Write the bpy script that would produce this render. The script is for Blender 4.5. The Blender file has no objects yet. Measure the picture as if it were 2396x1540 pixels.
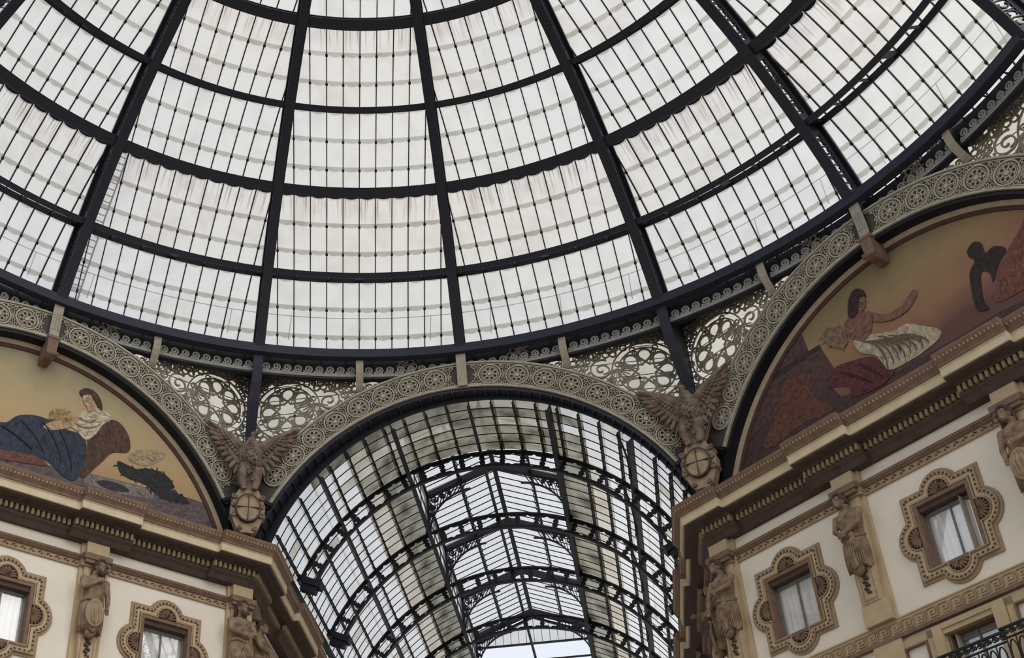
import bpy, math, random
from math import sin, cos, tan, pi, radians, degrees, sqrt, atan2, hypot
from mathutils import Vector, Matrix
random.seed(7)
S = bpy.context.scene
COL = S.collection
A = 18.3                       # distance from the crossing's centre to each side of the octagon
HX = A * tan(pi / 8)           # half the length of a side
ZC = 20.865                    # springing height of the big arches
W_, H_ = 2396, 1540

# ------------------------------------------------------------------ camera
CAM = Vector((3.42090042, -20.27937903, 1.6))
az, el, ro = -0.187639135, 0.656541276, -0.004155
FPX, PPX, PPY = 3183.2, 823.4, 763.0
fw = Vector((sin(az) * cos(el), cos(az) * cos(el), sin(el)))
r0 = Vector((cos(az), -sin(az), 0)); u0 = r0.cross(fw)
rt = cos(ro) * r0 + sin(ro) * u0; up = -sin(ro) * r0 + cos(ro) * u0
cd = bpy.data.cameras.new('camera'); cam = bpy.data.objects.new('camera', cd); COL.objects.link(cam)
cam.matrix_world = Matrix(((rt.x, up.x, -fw.x, CAM.x), (rt.y, up.y, -fw.y, CAM.y), (rt.z, up.z, -fw.z, CAM.z), (0, 0, 0, 1)))
cd.sensor_width = 36; cd.sensor_fit = 'HORIZONTAL'; cd.lens = 36 * FPX / W_
cd.shift_x = (W_ / 2 - PPX) / W_; cd.shift_y = (PPY - H_ / 2) / W_
cd.clip_end = 500
S.camera = cam

def seen(pts, m=30):
    for p in pts:
        d = Vector(p) - CAM; z = d.dot(fw)
        if z > 0.1:
            x = PPX + FPX * d.dot(rt) / z; y = PPY - FPX * d.dot(up) / z
            if -m < x < W_ + m and -m < y < H_ + m: return True
    return False

# ------------------------------------------------------------------ materials
def lin(c):
    return tuple(((v / 255) / 12.92 if v / 255 <= .04045 else ((v / 255 + .055) / 1.055) ** 2.4) for v in c) + (1,)
def mat(name, col, rough=.7, var=.12, scale=3., bump=0., metal=0., spec=.3, col2=None, detail=6):
    m = bpy.data.materials.new(name); m.use_nodes = True
    nt = m.node_tree; n = nt.nodes; L = nt.links
    b = n['Principled BSDF']; b.inputs['Roughness'].default_value = rough; b.inputs['Metallic'].default_value = metal
    b.inputs['Specular IOR Level'].default_value = spec
    tc = n.new('ShaderNodeTexCoord'); nz = n.new('ShaderNodeTexNoise'); nz.inputs['Scale'].default_value = scale
    nz.inputs['Detail'].default_value = detail; L.new(tc.outputs['Object'], nz.inputs['Vector'])
    rp = n.new('ShaderNodeValToRGB'); c = lin(col); c2 = lin(col2) if col2 else tuple(v * (1 - 2 * var) for v in c[:3]) + (1,)
    rp.color_ramp.elements[0].position = .3; rp.color_ramp.elements[1].position = .62
    rp.color_ramp.elements[0].color = c2; rp.color_ramp.elements[1].color = c
    L.new(nz.outputs['Fac'], rp.inputs['Fac']); L.new(rp.outputs['Color'], b.inputs['Base Color'])
    if bump:
        n2 = n.new('ShaderNodeTexNoise'); n2.inputs['Scale'].default_value = scale * 6; n2.inputs['Detail'].default_value = 4
        L.new(tc.outputs['Object'], n2.inputs['Vector'])
        bp = n.new('ShaderNodeBump'); bp.inputs['Strength'].default_value = bump; bp.inputs['Distance'].default_value = .02
        L.new(n2.outputs['Fac'], bp.inputs['Height']); L.new(bp.outputs['Normal'], b.inputs['Normal'])
    return m
def glass_mat(name, tint, dirt, transp=.6, streak=None, scale=1.2):
    """weathered glazing: part clear, part milky; dirt colour mixed in by noise; optional rust streaks."""
    m = bpy.data.materials.new(name); m.use_nodes = True
    nt = m.node_tree; n = nt.nodes; L = nt.links; n.clear()
    out = n.new('ShaderNodeOutputMaterial'); mx = n.new('ShaderNodeMixShader'); mx.inputs[0].default_value = 1 - transp
    tr = n.new('ShaderNodeBsdfTransparent'); tl = n.new('ShaderNodeBsdfTranslucent')
    tc = n.new('ShaderNodeTexCoord'); nz = n.new('ShaderNodeTexNoise'); nz.inputs['Scale'].default_value = scale; nz.inputs['Detail'].default_value = 8
    L.new(tc.outputs['Object'], nz.inputs['Vector'])
    rp = n.new('ShaderNodeValToRGB'); rp.color_ramp.elements[0].position = .32; rp.color_ramp.elements[1].position = .55
    rp.color_ramp.elements[0].color = lin(dirt); rp.color_ramp.elements[1].color = lin(tint)
    L.new(nz.outputs['Fac'], rp.inputs['Fac']); col = rp.outputs['Color']
    if streak:
        sep = n.new('ShaderNodeUVMap'); sep.uv_map = 'pane'
        mp = n.new('ShaderNodeMapping'); mp.inputs['Scale'].default_value = (9, .35, 1); L.new(sep.outputs['UV'], mp.inputs['Vector'])
        n2 = n.new('ShaderNodeTexNoise'); n2.inputs['Scale'].default_value = 1.6; n2.inputs['Detail'].default_value = 5; L.new(mp.outputs['Vector'], n2.inputs['Vector'])
        r2 = n.new('ShaderNodeValToRGB'); r2.color_ramp.elements[0].position = .5; r2.color_ramp.elements[1].position = .68
        L.new(n2.outputs['Fac'], r2.inputs['Fac'])
        sx = n.new('ShaderNodeSeparateXYZ'); L.new(sep.outputs['UV'], sx.inputs[0])
        mr = n.new('ShaderNodeMapRange'); mr.inputs['From Min'].default_value = .1; mr.inputs['From Max'].default_value = 1.1
        mr.inputs['To Min'].default_value = .85; mr.inputs['To Max'].default_value = 0; L.new(sx.outputs['Y'], mr.inputs['Value'])
        mu = n.new('ShaderNodeMath'); mu.operation = 'MULTIPLY'; L.new(r2.outputs['Color'], mu.inputs[0]); L.new(mr.outputs['Result'], mu.inputs[1])
        mc = n.new('ShaderNodeMix'); mc.data_type = 'RGBA'; L.new(mu.outputs[0], mc.inputs[0]); L.new(col, mc.inputs[6]); mc.inputs[7].default_value = lin(streak)
        col = mc.outputs[2]
    L.new(col, tr.inputs['Color']); L.new(col, tl.inputs['Color'])
    L.new(tr.outputs[0], mx.inputs[1]); L.new(tl.outputs[0], mx.inputs[2]); L.new(mx.outputs[0], out.inputs['Surface'])
    return m
def pane_mat(name):
    m = bpy.data.materials.new(name); m.use_nodes = True
    nt = m.node_tree; n = nt.nodes; L = nt.links; n.clear()
    out = n.new('ShaderNodeOutputMaterial'); mx = n.new('ShaderNodeMixShader'); mx.inputs[0].default_value = .13
    tr = n.new('ShaderNodeBsdfTransparent'); tr.inputs[0].default_value = (1, 1, 1, 1); gl = n.new('ShaderNodeBsdfGlossy'); gl.inputs['Roughness'].default_value = .02
    L.new(tr.outputs[0], mx.inputs[1]); L.new(gl.outputs[0], mx.inputs[2]); L.new(mx.outputs[0], out.inputs['Surface'])
    return m
M = dict(
 iron=mat('dark_painted_iron', (22, 25, 35), .55, .1, 2, spec=.35),
 iron2=mat('blue_black_iron', (19, 22, 30), .55, .1, 2, spec=.3),
 girder=mat('slate_painted_iron', (40, 41, 53), .6, .1, 3),
 plate=mat('taupe_painted_iron', (72, 68, 62), .7, .12, 4, .2),
 relief=mat('grey_beige_painted_casting', (166, 158, 141), .7, .12, 5, .2),
 pale=mat('pale_grey_casting', (158, 150, 133), .7, .1, 5, .2),
 scroll=mat('grey_scroll_casting', (152, 149, 142), .7, .12, 5),
 tracery=mat('grey_tracery_casting', (132, 125, 112), .7, .12, 4),
 stucco=mat('cream_stucco', (220, 211, 196), .9, .035, .9, .25),
 ochre=mat('ochre_stone', (180, 160, 128), .85, .08, 2.5, .3),
 pale_ochre=mat('pale_ochre_stone', (200, 184, 154), .85, .08, 2.5, .3),
 tan=mat('tan_stone', (156, 134, 108), .85, .12, 3, .4),
 brown=mat('brown_terracotta', (122, 98, 82), .85, .14, 4, .4),
 umber=mat('umber_terracotta', (80, 64, 58), .85, .14, 4, .4),
 statue=mat('weathered_tan_statue_stone', (140, 118, 96), .85, .16, 4, .5, col2=(92, 74, 62)),
 eagle=mat('weathered_brown_eagle_stone', (126, 109, 94), .85, .16, 3, .5, col2=(80, 67, 60)),
 shield=mat('buff_shield_stone', (154, 134, 109), .85, .12, 3, .4),
 archivolt=mat('greige_stone_moulding', (168, 152, 128), .85, .1, 3, .3),
 maroon=mat('maroon_border_mosaic', (84, 56, 50), .8, .15, 6),
 floor=mat('pale_marble_paving', (190, 182, 170), .6, .1, .6),
 curtain=mat('white_gauze_curtain', (246, 246, 244), .9, .04, 3),
 sash=mat('grey_painted_sash', (120, 118, 114), .6, .08, 5),
 dark=mat('dark_block_panel', (70, 64, 58), .9, .1, 2),  # for the unseen panels that block light behind the curtains
 black=mat('black_wrought_iron', (24, 25, 28), .5, .1, 3),
 glass=glass_mat('milky_dome_glass', (231, 229, 224), (222, 219, 213)),
 glass_r=glass_mat('rust_streaked_dome_glass', (230, 227, 221), (218, 213, 205), streak=(136, 104, 78)),
 vglass=glass_mat('pale_vault_glass', (228, 226, 222), (216, 212, 205)),
 tglass=glass_mat('tan_stained_vault_glass', (200, 193, 180), (178, 168, 150), .35),
 gglass=glass_mat('grimy_shaded_olive_vault_glass', (156, 152, 136), (92, 87, 76), .25),  # olive grime; in the first bay the tint also holds the skylight's shade
 hem=glass_mat('dirt_band_in_pane_overlap', (208, 208, 200), (196, 195, 185)),
 dglass=glass_mat('dark_blotched_vault_glass', (150, 146, 132), (58, 55, 50), .25, None, .7),  # darker noise blotches for the panes right of the skylight
 sglass=glass_mat('cream_spandrel_glass', (226, 219, 203), (214, 205, 186), .35),
 lglass=glass_mat('clear_skylight_glass', (230, 228, 224), (222, 219, 215), .75),
 pane=pane_mat('window_pane_glass'),
)
def paint_mat(name, stops, z0, z1, noise=.1, mod=None):
    """mosaic ground: bands of tesserae colours by height"""
    m = mat(name, (128, 128, 128), .8, .1, 9)
    nt = m.node_tree; n = nt.nodes; L = nt.links; b = n['Principled BSDF']
    tc = n.new('ShaderNodeTexCoord'); sx = n.new('ShaderNodeSeparateXYZ'); L.new(tc.outputs['Object'], sx.inputs[0])
    nz = n.new('ShaderNodeTexNoise'); nz.inputs['Scale'].default_value = .8; nz.inputs['Detail'].default_value = 5; L.new(tc.outputs['Object'], nz.inputs[0])
    sp = n.new('ShaderNodeTexNoise'); sp.inputs['Scale'].default_value = 28; sp.inputs['Detail'].default_value = 3; L.new(tc.outputs['Object'], sp.inputs[0])
    def M2(op, a, bb):
        q = n.new('ShaderNodeMath'); q.operation = op
        for i, v in enumerate((a, bb)):
            if isinstance(v, (int, float)): q.inputs[i].default_value = v
            else: L.new(v, q.inputs[i])
        return q.outputs[0]
    h = M2('ADD', M2('MULTIPLY', M2('SUBTRACT', sx.outputs[2], z0), 1 / (z1 - z0)), M2('MULTIPLY', M2('SUBTRACT', nz.outputs['Fac'], .5), .5))
    h = M2('ADD', h, M2('MULTIPLY', sx.outputs[0], mod or 0))
    rp = n.new('ShaderNodeValToRGB'); e = rp.color_ramp.elements
    e[0].position = stops[0][0]; e[0].color = lin(stops[0][1]); e[1].position = stops[-1][0]; e[1].color = lin(stops[-1][1])
    for p, c in stops[1:-1]: q = e.new(p); q.color = lin(c)
    L.new(h, rp.inputs[0])
    mx = n.new('ShaderNodeMix'); mx.data_type = 'RGBA'; mx.blend_type = 'OVERLAY'; mx.inputs[0].default_value = .35
    L.new(rp.outputs[0], mx.inputs[6]); L.new(sp.outputs['Fac'], mx.inputs[7]); L.new(mx.outputs[2], b.inputs['Base Color'])
    return m
def tess(name, c, c2=None): return mat(name, c, .8, .2, 7, 0, col2=c2)

# ------------------------------------------------------------------ mesh builder
class MB:
    def __init__(s): s.v = []; s.f = []; s.mi = []; s.cur = 0; s.k = 0
    def add(s, vs, fs, fn=None):
        o = len(s.v); s.v += [tuple(fn(*p)) if fn else tuple(p) for p in vs]; s.f += [[i + o for i in f] for f in fs]; s.mi += [s.cur] * len(fs)
    def box(s, x0, x1, y0, y1, z0, z1, fn=None):
        s.add([(x0, y0, z0), (x1, y0, z0), (x1, y1, z0), (x0, y1, z0), (x0, y0, z1), (x1, y0, z1), (x1, y1, z1), (x0, y1, z1)],
              [[0, 3, 2, 1], [4, 5, 6, 7], [0, 1, 5, 4], [1, 2, 6, 5], [2, 3, 7, 6], [3, 0, 4, 7]], fn)
    def poly(s, pts, d0, d1, fn=None):
        """2-D outline extruded from depth d0 to d1; fn maps (x, depth, y)"""
        n = len(pts)
        s.add([(x, d0, y) for x, y in pts] + [(x, d1, y) for x, y in pts],
              [list(range(n)), list(range(2 * n - 1, n - 1, -1))] + [[i, i + n, (i + 1) % n + n, (i + 1) % n] for i in range(n)], fn)
    def strip(s, pts, w, d0, d1, closed=False, fn=None, taper=None):
        """flat bar along a 2-D polyline: width w, depth d0..d1"""
        s.k = (s.k + 7) % 31; d0 += (.0001 if abs(d1 - d0) < .003 else .0004) * (1 if d1 < d0 else -1) * s.k      # overlapping bars never share a face plane
        n = len(pts); vs = []
        for i in range(n):
            a = pts[(i - 1) % n] if (closed or i) else None; b = pts[(i + 1) % n] if (closed or i < n - 1) else None; c = pts[i]
            d1_ = (c[0] - a[0], c[1] - a[1]) if a else (b[0] - c[0], b[1] - c[1]); d2_ = (b[0] - c[0], b[1] - c[1]) if b else d1_
            l1, l2 = hypot(*d1_) or 1, hypot(*d2_) or 1; dx, dy = d1_[0] / l1 + d2_[0] / l2, d1_[1] / l1 + d2_[1] / l2; l = hypot(dx, dy) or 1
            k = w / 2 * (taper(i / (n - 1)) if taper else 1) / max(.5, l / 2)
            nx, ny = -dy / l * k, dx / l * k; x, y = pts[i]
            vs += [(x - nx, d0, y - ny), (x + nx, d0, y + ny), (x + nx, d1, y + ny), (x - nx, d1, y - ny)]
        fs = []
        for i in range(n if closed else n - 1):
            a, b = 4 * i, 4 * ((i + 1) % n)
            for k in range(4): fs.append([a + k, b + k, b + (k + 1) % 4, a + (k + 1) % 4])
        if not closed: fs += [[3, 2, 1, 0], [4 * n - 4 + k for k in range(4)]]
        s.add(vs, fs, fn)
    def ring(s, cx, cy, r, w, d0, d1, n=16, fn=None):
        s.strip([(cx + r * cos(2 * pi * i / n), cy + r * sin(2 * pi * i / n)) for i in range(n)], w, d0, d1, True, fn)
    def disc(s, cx, cy, r, d0, d1, n=12, fn=None, ry=None):
        s.poly([(cx + r * cos(2 * pi * i / n), cy + (ry or r) * sin(2 * pi * i / n)) for i in range(n)], d0, d1, fn)
    def loft(s, rings, cap=True, fn=None):
        m = len(rings[0]); vs = [p for r in rings for p in r]; fs = []
        for i in range(len(rings) - 1):
            for j in range(m): fs.append([i * m + j, i * m + (j + 1) % m, (i + 1) * m + (j + 1) % m, (i + 1) * m + j])
        if cap: fs += [list(range(m - 1, -1, -1)), [(len(rings) - 1) * m + j for j in range(m)]]
        s.add(vs, fs, fn)
    def tube(s, pts, rad, n=8, fn=None):
        pts = [Vector(p) for p in pts]; R = rad if isinstance(rad, (list, tuple)) else [rad] * len(pts); rings = []
        for i, p in enumerate(pts):
            d = (pts[min(i + 1, len(pts) - 1)] - pts[max(i - 1, 0)]).normalized()
            a = d.cross(Vector((0, 0, 1)) if abs(d.z) < .9 else Vector((1, 0, 0))).normalized(); b = d.cross(a)
            rings.append([tuple(p + R[i] * (cos(2 * pi * k / n) * a + sin(2 * pi * k / n) * b)) for k in range(n)])
        s.loft(rings, True, fn)
    def ball(s, c, r, n=10, m=7, fn=None):
        rx, ry, rz = r if isinstance(r, (tuple, list)) else (r, r, r); rings = []
        for i in range(m + 1):
            t = -pi / 2 + .12 + (pi - .24) * i / m
            rings.append([(c[0] + rx * cos(t) * cos(2 * pi * k / n), c[1] + ry * cos(t) * sin(2 * pi * k / n), c[2] + rz * sin(t)) for k in range(n)])
        s.loft(rings, True, fn)
    def grid(s, P, fn=None):
        """P[i][j] points -> quads"""
        n, m = len(P), len(P[0])
        s.add([p for r in P for p in r], [[i * m + j, i * m + j + 1, (i + 1) * m + j + 1, (i + 1) * m + j] for i in range(n - 1) for j in range(m - 1)], fn)
    def mesh(s, name, mt, smooth=False, off=(0, 0, 0)):
        me = bpy.data.meshes.new(name)
        me.from_pydata([(x - off[0], y - off[1], z - off[2]) for x, y, z in s.v], [], s.f); me.update()
        for q in (mt if isinstance(mt, (list, tuple)) else [mt]): me.materials.append(q)
        if any(s.mi): me.polygons.foreach_set('material_index', s.mi)
        if smooth: me.polygons.foreach_set('use_smooth', [True] * len(me.polygons))
        return me

GROUPS = dict(dome_glazing='milky glass panels of the dome', dome_rib='ribs of the dome', ring_girder='ring girders of the dome', base_ring='base ring of the dome', guard_wire='guard rails outside the dome',
 vault_truss='star-pierced trusses of the arcade vault', vault_beam='long beams of the arcade vault', vault_glazing='curved glazing of the arcade vault', skylight_glazing='pitched glazing of the arcade skylight', clerestory_glazing='upright glazing of the arcade skylight',
 gable_truss='gable trusses of the arcade skylight', quatrefoil_window='quatrefoil windows of the facades', caryatid='herm statues on the pilasters', pilaster='ochre pilasters of the facades', spandrel_grille='star-rosette spandrel grilles', scroll_frieze='wave-scroll friezes under the dome ring',
 strut_bracket='curved struts under the dome ring', crown_bracket='brackets at the arch crowns', corner_post='iron corner posts', iron_pier='iron corner piers', arch_band='rosette arch bands', archivolt='stone archivolts', lunette_mosaic='painted lunettes', eagle_sculpture='eagle sculptures at the corners',
 cornice='dentilled cornices', string_course='beaded string courses', greek_key_band='Greek key bands', wall_panel='framed wall panels')
class Thing:
    """an Empty at the thing's base; parts are given in the frame turned by `a` degrees about the crossing's centre"""
    def __init__(s, name, label, cat, a=0, base=(0, 0, 0), group=None, local=False):
        e = bpy.data.objects.new(name, None); COL.objects.link(e); e.empty_display_size = .3
        b = radians(a); x, y, z = base
        e.location = (x * cos(b) + y * sin(b), -x * sin(b) + y * cos(b), z); e.rotation_euler = (0, 0, -b)
        e['label'] = label; e['category'] = cat
        group = group or GROUPS.get(name)
        if group: e['group'] = group
        s.e = e; s.off = (0, 0, 0) if local else base
    def part(s, name, mb, mt, smooth=False, parent=None, label=None):
        if not mb.v: return None
        off = s.off
        o = bpy.data.objects.new(name, mb.mesh(name, mt, smooth, off)); COL.objects.link(o); o.parent = parent or s.e
        if label: o['label'] = label
        return o
    def inst(s, name, me, loc=(0, 0, 0), rot=(0, 0, 0), scale=None, parent=None, label=None):
        o = bpy.data.objects.new(name, me); COL.objects.link(o); o.parent = parent or s.e
        o.location = [loc[i] - s.off[i] for i in range(3)]; o.rotation_euler = rot
        if scale: o.scale = scale
        if label: o['label'] = label
        return o
def struct(name, mb, mt, a=0):
    o = bpy.data.objects.new(name, mb.mesh(name, mt)); COL.objects.link(o); o.rotation_euler = (0, 0, -radians(a)); o['kind'] = 'structure'
    return o
def turn(a, x, y, z):
    b = radians(a); return (x * cos(b) + y * sin(b), -x * sin(b) + y * cos(b), z)
def spiral(cx, cy, r, turns=1.6, a0=0, dirn=1, n=18, r1=.12):
    return [(cx + r * (1 - (1 - r1) * i / n) * cos(a0 + dirn * 2 * pi * turns * i / n), cy + r * (1 - (1 - r1) * i / n) * sin(a0 + dirn * 2 * pi * turns * i / n)) for i in range(n + 1)]
def smooth_poly(pts, k=4):
    n = len(pts); out = []
    for i in range(n):
        p0, p1, p2, p3 = pts[i - 1], pts[i], pts[(i + 1) % n], pts[(i + 2) % n]
        for j in range(k):
            t = j / k
            out.append(tuple(.5 * (2 * p1[c] + (p2[c] - p0[c]) * t + (2 * p0[c] - 5 * p1[c] + 4 * p2[c] - p3[c]) * t * t + (3 * p1[c] - p0[c] - 3 * p2[c] + p3[c]) * t ** 3) for c in (0, 1)))
    return out

# ================================================================== SETTING
mb = MB(); mb.box(-80, 80, -80, 80, -.3, 0); struct('floor', mb, M['floor'])
DU = -.18                                     # the facades' bay centre
def wall(name, a, x0, x1, z0, z1, holes, mt):
    mb = MB(); xs = sorted({x0, x1} | {h[0] for h in holes} | {h[1] for h in holes}); zs = sorted({z0, z1} | {h[2] for h in holes} | {h[3] for h in holes})
    ins = lambda x, z: any(h[0] < x < h[1] and h[2] < z < h[3] for h in holes)
    D = .45
    for i in range(len(xs) - 1):
        for j in range(len(zs) - 1):
            a0, a1, b0, b1 = xs[i], xs[i + 1], zs[j], zs[j + 1]
            if ins((a0 + a1) / 2, (b0 + b1) / 2):
                mb.add([(a0, A, b0), (a1, A, b0), (a1, A, b1), (a0, A, b1), (a0, A + D, b0), (a1, A + D, b0), (a1, A + D, b1), (a0, A + D, b1)],
                       [[0, 1, 5, 4], [1, 2, 6, 5], [2, 3, 7, 6], [3, 0, 4, 7]])
            else:
                mb.add([(a0, A, b0), (a1, A, b0), (a1, A, b1), (a0, A, b1)], [[0, 1, 2, 3]])
                mb.add([(a0, A + D, b0), (a1, A + D, b0), (a1, A + D, b1), (a0, A + D, b1)], [[3, 2, 1, 0]])
    mb.add([(x0, A, z1), (x1, A, z1), (x1, A + D, z1), (x0, A + D, z1)], [[0, 1, 2, 3]])
    return struct(name, mb, mt, a)
WW, WZ0, WZ1 = .76, 18.0, 19.72                # window opening: half width, sill, head
hl = [(c - WW, c + WW, WZ0, WZ1) for c in (DU, DU + 5.18)]
hr = [(c - WW, c + WW, WZ0, WZ1) for c in (DU - 5.18, DU, DU + 5.18)] + [(-1.12, .24, 13.6, 16.25)]
wall('wall_left', -45, -3.5, HX, 0, 22.6, hl, M['stucco'])
wall('wall_right', 45, -HX, 5.6 + 2, 0, 22.6, hr, M['stucco'])
for sg, nm in ((-1, 'wall_arcade_left'), (1, 'wall_arcade_right')):
    mb = MB(); mb.box(sg * HX, sg * (HX + .45), A, 46, 0, 22.6); struct(nm, mb, M['stucco'])

for a, nm in ((-135, 'wall_back_left'), (135, 'wall_back_right')):
    mb = MB(); mb.box(-HX, HX, A, A + .45, 0, 29.5); struct(nm, mb, M['stucco'], a)

# ================================================================== CORNICES, STRING COURSES (swept along the walls, mitred at the corner)
def sweep(mb, prof, path):
    """path: (x, y, nx, ny, extra); profile: (w, z); the point is p + n*(w + extra)"""
    n = len(prof); vs = []; fs = []
    for x, y, nx, ny, e in path:
        for w, z in prof:
            k = w + (e if w > .02 else 0); vs.append((x + nx * k, y + ny * k, z))
    for i in range(len(path) - 1):
        for j in range(n): fs.append([i * n + j, i * n + (j + 1) % n, (i + 1) * n + (j + 1) % n, (i + 1) * n + j])
    fs += [list(range(n)), list(range((len(path) - 1) * n + n - 1, (len(path) - 1) * n - 1, -1))]
    mb.add(vs, fs)
CROWN = [(0, 22.86), (1.1, 22.86), (1.13, 22.82), (1.11, 22.74), (1.03, 22.63), (.97, 22.56), (.97, 22.49), (0, 22.49)]
FASC = [(0, 22.49), (.93, 22.49), (.93, 22.46), (.9, 22.44), (.9, 22.22), (0, 22.22)]
SOFF = [(0, 22.22), (.84, 22.22), (.8, 22.17), (.44, 22.17), (.4, 22.12), (0, 22.12)]
BED = [(0, 22.12), (.28, 22.12), (.28, 21.9), (.33, 21.89), (.31, 21.83), (.22, 21.76), (.18, 21.7), (.12, 21.62), (0, 21.62)]
STRM = [(0, 21.2), (.17, 21.2), (.18, 21.16), (.13, 21.11), (.15, 21.09), (.1, 21.04), (0, 21.04)]
STRF = [(0, 21.04), (.06, 21.04), (.06, 20.83), (0, 20.83)]
t8 = tan(pi / 8)
def facade_path(side, ux, breaks):
    """local frame of the side; the end near the arm is cut on the mitre. breaks: (u_from,u_to) where it steps forward"""
    us = sorted(set([ux] + [b for br in breaks for b in br if abs(b) < HX])); sg = 1 if side == -1 else -1
    inb = lambda u: any(b0 < u < b1 for b0, b1 in breaks); path = []
    seq = us if side == -1 else us[::-1]
    seq = [ux] + [u for u in seq if u != ux]
    ends = seq + [sg * HX]
    for i in range(len(ends) - 1):
        a_, b_ = ends[i], ends[i + 1]; e = .2 if inb((a_ + b_) / 2) else 0
        for q in (a_, b_):
            corner = abs(abs(q) - HX) < 1e-6 and q * sg > 0
            path.append((q, A, sg * t8 if corner else 0, -1, e))
    return path
PIL = {-1: [DU + 2.6, DU + 7.75], 1: [DU - 7.4, DU - 2.6, DU + 2.6]}
def bump_row(mb, path, w, z, step, rx, ry, rz, lo=None, fr=None):
    for i in range(0, len(path) - 1, 2):
        (x0, y0, nx, ny, e), (x1, y1, mx, my, _) = path[i], path[i + 1]
        ax, ay, bx, by = x0 + nx * (w + e), y0 + ny * (w + e), x1 + mx * (w + e), y1 + my * (w + e)
        L_ = hypot(bx - ax, by - ay); k = int(L_ / step)
        for j in range(k):
            t = (j + .5) / k; cx, cy = ax + (bx - ax) * t, ay + (by - ay) * t; ux_, uy_ = (bx - ax) / L_, (by - ay) / L_
            yield cx, cy, ux_, uy_
def cornice(T, path, mt=M['brown']):
    mb = MB(); sweep(mb, CROWN, path); cm = T.part('crown_moulding', mb, M['brown'])
    mb = MB()
    for cx, cy, ux, uy in bump_row(mb, path, 1.06, 22.7, .125, 0, 0, 0): mb.ball((cx, cy, 22.7), (.045, .045, .06), 6, 4)
    T.part('egg_ornament', mb, M['tan'], True, cm)
    mb = MB(); sweep(mb, FASC, path); T.part('fascia', mb, M['pale_ochre'])
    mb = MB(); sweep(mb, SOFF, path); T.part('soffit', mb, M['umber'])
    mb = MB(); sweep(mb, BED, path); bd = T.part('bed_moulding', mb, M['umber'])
    mb = MB()
    for cx, cy, ux, uy in bump_row(mb, path, .28, 0, .165, 0, 0, 0):
        n_x, n_y = (uy, -ux)
        if cx * n_x + cy * n_y > 0: n_x, n_y = -n_x, -n_y
        vs = [(cx + ux * p + n_x * q, cy + uy * p + n_y * q, z) for z in (21.92, 22.1) for p, q in ((-.045, -.01), (.045, -.01), (.045, .13), (-.045, .13))]
        mb.add(vs, [[0, 3, 2, 1], [4, 5, 6, 7], [0, 1, 5, 4], [1, 2, 6, 5], [2, 3, 7, 6], [3, 0, 4, 7]])
    T.part('dentil_course', mb, M['tan'], False, bd)
def string_course(T, path):
    mb = MB(); sweep(mb, STRM, path); s_ = T.part('moulding', mb, M['brown'])
    mb = MB()
    for cx, cy, ux, uy in bump_row(mb, path, .15, 0, .085, 0, 0, 0): mb.ball((cx, cy, 21.15), (.035, .035, .035), 5, 3)
    T.part('bead_row', mb, M['tan'], True, s_)
    mb = MB(); sweep(mb, STRF, path); f = T.part('frieze_band', mb, M['tan'])
    mb = MB(); mb.cur = 1; sweep(mb, [(0, 20.94), (.068, 20.94), (.068, 20.925), (0, 20.925)], path); mb.cur = 0
    for cx, cy, ux, uy in bump_row(mb, path, .06, 0, .27, 0, 0, 0):
        mb.ball((cx - ux * .05, cy - uy * .05, 20.95), (.035, .035, .03), 5, 3); mb.ball((cx + ux * .05, cy + uy * .05, 20.92), (.035, .035, .03), 5, 3); mb.ball((cx, cy, 20.98), (.03, .03, .02), 5, 3)
    T.part('leaf_ornament', mb, [M['umber'], M['tan']], False, f)
for side, nm in ((-1, 'left'), (1, 'right')):
    ux = -3.3 if side == -1 else 7.55
    br = [(c - 1., c + 1.) for c in PIL[side][:-1]] if side == -1 else [(c - 1., c + 1.) for c in PIL[side][1:]]
    br += [(6.2, 9)] if side == -1 else [(-9, -6.55)]
    path = facade_path(side, ux, br)
    T = Thing('cornice', 'brown dentilled cornice with ochre fascia under the %s painted lunette' % nm, 'cornice', 45 * side, (0, A, 21.62))
    cornice(T, path)
    br2 = [(c - .48, c + .48) for c in PIL[side]]
    p2 = []
    ends = sorted([ux, -side * HX] + [b for r in br2 for b in r if abs(b) < HX]); 
    if side == 1: ends = ends[::-1]
    p2 = facade_path(side, ux, br2)
    T = Thing('string_course', 'beaded brown string course with leaf ornament across the %s cream facade' % nm, 'moulding', 45 * side, (0, A, 20.83))
    string_course(T, p2)
for sg, nm in ((-1, 'left'), (1, 'right')):
    pts = [(A, .2)] + [(y, e) for y0, y1 in ((20., 22.), (25., 27.), (30., 32.), (35, 37)) for y, e in ((y0, .2), (y0, 0), (y1, 0), (y1, .2))] + [(46, .2)]
    pts[0] = (A, .2)
    path = [(sg * HX, y, -sg, -t8 if i == 0 else 0, e) for i, (y, e) in enumerate(pts)]
    if len(path) % 2: path = path[:-1]
    T = Thing('cornice', 'foreshortened brown cornice running down the %s wall of the glazed arcade' % nm, 'cornice', 0, (sg * HX, A, 21.62))
    cornice(T, path)
    path = [(sg * HX, A, -sg, -t8, 0), (sg * HX, 46, -sg, 0, 0)]
    T = Thing('string_course', 'string course receding along the %s wall of the glazed arcade' % nm, 'moulding', 0, (sg * HX, A, 20.83))
    string_course(T, path)

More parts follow.
